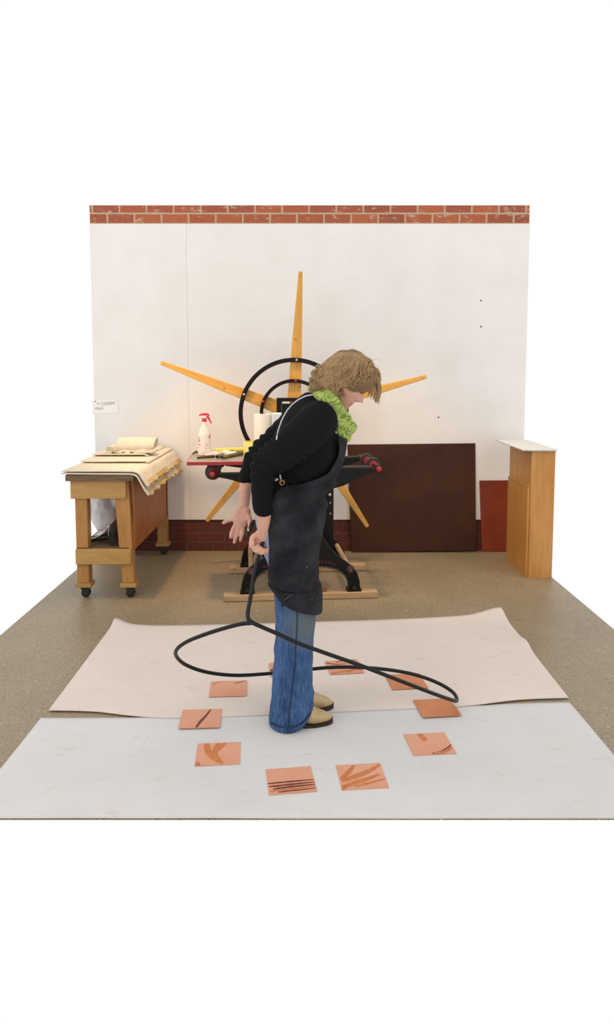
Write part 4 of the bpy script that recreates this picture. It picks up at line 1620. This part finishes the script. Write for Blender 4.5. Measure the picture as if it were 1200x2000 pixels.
def bvh(objs):
    V_, F_ = [], []
    for o in objs:
        M4 = wm(o)
        n0 = len(V_)
        V_ += [M4 @ v.co for v in o.data.vertices]
        F_ += [tuple(i+n0 for i in p.vertices) for p in o.data.polygons]
    return BVHTree.FromPolygons(V_, F_)


T_ = bvh([so_, ao, jo])


def on(px, py, lift=.004):
    d = ray(px, py).normalized()
    h, n_, i_, ds = T_.ray_cast(CAM, d)
    if h is None:
        return None
    return h-d*lift


def cord(name, px, r, mat, parent, lift=.004, keep=0):
    pts = [on(x, y, lift) for x, y, _ in cr([(x, y, 0) for x, y in px], 5)]
    pts = [p for p in pts if p is not None]
    runs = [[pts[0]]]                       # a cord never jumps from one cloth surface to another
    for a_, b_ in zip(pts, pts[1:]):
        if abs(b_.y-a_.y) > .030:
            runs.append([])
        runs[-1].append(b_)
    runs = [q for q in runs if len(q) > 2] or [pts]
    for pts in (runs if keep == 0 else runs[-1:]):
        MB().tube(pts, r, 8, round_ends=True).build(name, mat, parent, smooth=60)


cord('apron_strap', [(647, 790), (642, 784.5), (634, 776), (622, 771), (608, 771.5), (592, 776), (575, 787), (563, 800), (556, 811), (549, 825)], .0028, MAT['cord'], ao)
cord('apron_strap', [(563, 799), (554, 815), (547, 832), (543, 845), (540.5, 858)], .0028, MAT['cord'], ao)
cord('apron_strap', [(545, 911), (547, 925), (549.5, 940)], .0032, MAT['cord'], ao, .006, -1)
cord('apron_strap', [(654, 831), (655.5, 838), (657, 846)], .0024, MAT['cord'], ao, .006, -1)
cord('strap_end', [(535.5, 936), (539, 937.5), (542, 936)], .0045, MAT['cord'], ao, .006, -1)
gp = on(551, 942, .006)
if gp is not None:
    n = 20
    MB().tube([gp+Vector((math.cos(2*PI*i/n)*.0088, 0, math.sin(2*PI*i/n)*.0088)) for i in range(n)], .0032, 8, closed=True).build('eyelet', MAT['brass'], ao)
seam_m = M_('dark_stitching', (30, 30, 34), (24, 24, 28), .9)
seam_j = M_('dark_denim_seam', (34, 50, 78), (26, 40, 66), .9)
pk = [(577, 990), (577, 1020), (576, 1041), (600, 1042), (622, 1040)]
cord('pocket_seam', pk, .0012, seam_m, ao, .005)
cord('hem_fold', [(529, 1142), (548, 1151), (570, 1155), (590, 1154), (612, 1157), (621, 1160)], .0035, MAT['apron'], ao, .004)
cord('hem_corner', [(550, 1183), (558, 1174), (570, 1164), (582, 1156)], .0040, MAT['apron'], ao, .005)
cord('hem_stitching', [(556, 1172), (564, 1166), (571, 1161)], .0009, M_('tan_thread', (120, 110, 96), (110, 100, 86), .9), ao, .009)
cord('side_seam', [(581, 1196), (580, 1230), (577, 1280), (572, 1340), (566, 1385), (563, 1418)], .0018, seam_j, jo, .0035)
cord('hem', [(530, 1411), (540, 1417), (556, 1420), (574, 1419), (588, 1414), (598, 1404), (607, 1392)], .0034, seam_j, jo, .003)
# apron tail hanging on the far side of her chest
t0 = [Q(661, 925, .10), Q(668, 955, .11), Q(676, 958, .12), Q(668, 915, .12)]

# ---- scarf: a soft cowl round the neck
sc = MB()
path = [(612, 757, 0, .030, .014), (628, 768, -.075, .034, .014), (646, 786, -.098, .035, .015), (662, 812, -.095, .041, .017), (676, 836, -.060, .050, .019), (681, 846, 0, .052, .020),
        (676, 834, .060, .048, .019), (660, 806, .095, .044, .017), (642, 780, .095, .040, .015), (626, 764, .072, .034, .014)]
cp_ = []
for x, y, d, a_, b_ in path:
    q = Q(x, y, d)
    cp_.append((q.x, q.y, q.z, a_, b_))
n_ = len(cp_)
dense = []
for i in range(n_):
    p0, p1, p2, p3 = cp_[i-1], cp_[i], cp_[(i+1) % n_], cp_[(i+2) % n_]
    for j in range(8):
        t_ = j/8
        dense.append([.5*((2*b)+(c-a)*t_+(2*a-5*b+4*c-d_)*t_*t_+(3*b-a-3*c+d_)*t_**3) for a, b, c, d_ in zip(p0, p1, p2, p3)])
ctr_ = sum((Vector(d[:3]) for d in dense), Vector())/len(dense)
rs = []
axis_n = (Q(640, 770)-Q(620, 800)).normalized()        # along the neck
for d in dense:
    c_ = Vector(d[:3])
    out = c_-ctr_
    out = (out-axis_n*out.dot(axis_n)).normalized()
    rs.append([c_+axis_n*(math.cos(2*PI*j/18)*d[3])*.85+out*(math.sin(2*PI*j/18)*d[4]) for j in range(18)])
sc.rings(rs, close=True, cap=False)
sme2 = vremesh(sc, .005, 3)
displace(sme2, lambda v: .006*math.sin(v.dot(axis_n)*110+6*noise.noise(v*9))+.003*noise.noise(v*30))
MAT['scarf'] = scarf_mat()
sco = link('scarf', sme2, MAT['scarf'], person, smooth=80)
sco['label'] = 'lime green patterned cowl scarf'

# ---- hair
hb = MB()


def px_ell(px, py, dy, rx, ry, hw, ang=0):
    a = math.radians(ang)
    ax = Vector((math.cos(a), 0, math.sin(a)))*rx*KP
    az = Vector((-math.sin(a), 0, math.cos(a)))*ry*KP
    hb.ell(Q(px, py, dy), (ax, Vector((0, hw, 0)), az), 24, 14)


px_ell(686, 728, 0, 49, 41, .096, -24)
px_ell(654, 733, 0, 44, 34, .094, 30)
px_ell(630, 747, 0, 26, 22, .088, 35)
px_ell(648, 765, 0, 22, 16, .085, -10)
px_ell(716, 731, .02, 20, 24, .075, 40)
px_ell(702, 736, -.058, 24, 12, .026, -14)
hme = vremesh(hb, .005, 6)


def hair_disp(v):
    q = v-HC
    return .005*math.sin(q.dot(FW)*90+q.y*60+8*noise.noise(v*8))+.004*noise.noise(v*25)


displace(hme, hair_disp)
# carve the face window: pull hair back where the face shows
face_c = HL(.062, .03, -.03)
hl = MB()
Th = BVHTree.FromPolygons([v.co.copy() for v in hme.vertices], [tuple(p.vertices) for p in hme.polygons])
rnd = random.Random(3)


def hon(px, py, lift):
    d = ray(px, py).normalized()
    h, n__, i_, ds = Th.ray_cast(CAM, d)
    return None if h is None else h-d*lift


def lock(pts, r0, n=6, wav=.0, ph=0):
    k = len(pts)
    out = []
    for i, p in enumerate(pts):
        t_ = i/(k-1)
        out.append(Vector(p)+Vector((0, wav*math.sin(t_*8+ph), 0)))
    hl.tube(out, [r0*(.35+.65*math.sin(PI*min(1, .25+.75*(i/(k-1)))))*(1 if i < k-1 else .3) for i in range(k)], n, flat=.6)


# flow lines from the parting (near the crown) down and back with waves
for k in range(330):
    t_ = rnd.random()
    s0 = (693+rnd.uniform(-26, 24), 689+rnd.uniform(0, 12))
    if t_ < .58:            # to the back and the nape
        e_ = (rnd.uniform(604, 656), 0)
        e_ = (e_[0], 736+(e_[0]-604)*.78+rnd.uniform(-10, 6))
        mid = (rnd.uniform(636, 674), rnd.uniform(698, 738))
    elif t_ < .86:          # over the temple and the ear
        e_ = (rnd.uniform(650, 690), rnd.uniform(752, 778))
        e_ = (e_[0], min(e_[1], 790-(e_[0]-640)*.55))
        mid = (rnd.uniform(666, 700), rnd.uniform(712, 738))
    else:
        e_ = (rnd.uniform(694, 724), rnd.uniform(738, 752))
        mid = (rnd.uniform(704, 728), rnd.uniform(706, 724))
    cur = cr([(s0[0], s0[1], 0), (mid[0], mid[1], 0), (e_[0], e_[1], 0)], 10)
    ph, am = rnd.uniform(0, 6), rnd.uniform(2.5, 6.5)
    pts = []
    lift = .002+.010*rnd.random()
    for i, c_ in enumerate(cur):
        q = i/(len(cur)-1)
        h_ = hon(c_.x+am*q*math.sin(q*11+ph), c_.y+am*.8*q*math.cos(q*11+ph), lift*(.3+q))
        if h_ is None:
            break
        pts.append(h_)
    if len(pts) > 5:
        lock(pts, rnd.uniform(.0026, .0068))
# curls at the nape and back edge
for k in range(90):
    x = rnd.uniform(606, 662)
    y = 742+(x-606)*.60+rnd.uniform(-16, 8)
    dy = rnd.uniform(-.088, .085)
    fl = -1.6 if x < 630 else rnd.uniform(-1.5, 1.0)
    pts = [Q(x+10+fl*i+4.5*math.sin(i*1.0+k), y-18+4.0*i-(.18*i*i if x < 625 else 0), dy+.007*math.cos(i*1.1+k)) for i in range(8)]
    lock(pts, rnd.uniform(.003, .0065))
# forelock falling past the far side of the face
for k in range(95):
    u_ = rnd.random()
    x0_, y0_ = 704+26*u_+rnd.uniform(-3, 3), 697+22*u_+rnd.uniform(-2, 3)
    x1_ = rnd.uniform(719, 742)
    y1_ = rnd.uniform(756, 794)-(741-x1_)*.6
    dy = rnd.uniform(.0, .075)
    cur = cr([(x0_, y0_, dy*.6), ((x0_+x1_)/2+8+rnd.uniform(-2, 3), (y0_+y1_)/2-6, dy*.9), (x1_, y1_, dy+.015)], 8)
    ph = rnd.uniform(0, 6)
    pts = [Q(c_.x+2.0*math.sin(i*.55+ph), c_.y, c_.z) for i, c_ in enumerate(cur)]
    lock(pts, rnd.uniform(.0018, .0042))
# near side strands swept over the temple
for k in range(30):
    x1_ = rnd.uniform(662, 714)
    y1_ = 758-(x1_-662)*.20+rnd.uniform(-4, 1)
    cur = cr([(rnd.uniform(700, 726), rnd.uniform(698, 712), -.05), (rnd.uniform(704, 720), rnd.uniform(718, 732), -.086), (x1_, y1_, -.088)], 7)
    lock([Q(c_.x+2.5*math.sin(i*.7+k), c_.y+2.0*math.cos(i*.7+k), c_.z) for i, c_ in enumerate(cur)], rnd.uniform(.0025, .005))
# fine flyaway strands
for k in range(26):
    a = rnd.uniform(0, 1)
    x0_, y0_ = 640+90*a, 700+10*abs(a-.5)
    cur = cr([(x0_, y0_, rnd.uniform(-.06, .06)), (x0_+rnd.uniform(-14, 14), y0_-rnd.uniform(8, 15)+16*abs(a-.5), 0), (x0_+rnd.uniform(-24, 24), y0_+rnd.uniform(0, 14), 0)], 6)
    hl.tube([Q(c_.x, c_.y, c_.z) for c_ in cur], .0005, 4)
MAT['hair'] = hair_mat()
hmb = MB()
mb_from_mesh(hmb, hme, Matrix.Identity(4), 1)
hmb.add(hl.v, hl.f)
hmb.build('hair', [MAT['hair'], M_('shadow_toned_hair_cap', (112, 86, 60), (140, 110, 76), .6, scale=40, spec=.2)], person, smooth=60)  # cap under the locks coloured darker to stand for the shadow between them

# ================================================================ CABLE LOOP
cab_px = [(514, 1058, YP-.128), (507, 1082, YP-.135), (497, 1120, YP-.15), (489, 1170, YP-.19), (484, 1200, YP-.22), (490, 1214, YP-.235), (515, 1226, YP-.24), (545, 1239, YP-.245), (580, 1255, YP-.25), (640, 1277, YP-.245), (700, 1298, YP-.22), (770, 1325, YP-.17), (840, 1352, YP-.10), (880, 1366, YP-.02), (893, 1368, YP+.05), (886, 1353, YP+.12), (862, 1337, YP+.17), (828, 1323, YP+.20), (790, 1313, YP+.215), (740, 1306, YP+.225), (690, 1303, YP+.23), (640, 1304, YP+.235), (580, 1310, YP+.235), (520, 1316, YP+.23), (460, 1319, YP+.20), (405, 1313, YP+.15), (364, 1299, YP+.08), (345, 1282, YP+.01), (346, 1268, YP-.05), (364, 1254, YP-.10), (395, 1241, YP-.15), (435, 1228, YP-.19), (470, 1219, YP-.215), (492, 1217, YP-.222)]
pts = cr([tuple(W(*c_)) for c_ in cab_px], 8)
MB()
cable = MB().tube(pts, .0078, 14, round_ends=True).build('cable', MAT['cable'], smooth=80)
tag(cable, 'thick black cable swung in a wide loop round the woman\'s legs', 'cable')
hp = MB().tube(cr([tuple(Q(492, 1022, .085)), tuple(Q(489, 1030, .083)), tuple(Q(484, 1042, .085))], 4), .0105, 12, round_ends=True)
tag(hp.build('cable_grip', MAT['rubber']), 'short black grip held in the open hand behind the woman', 'grip')
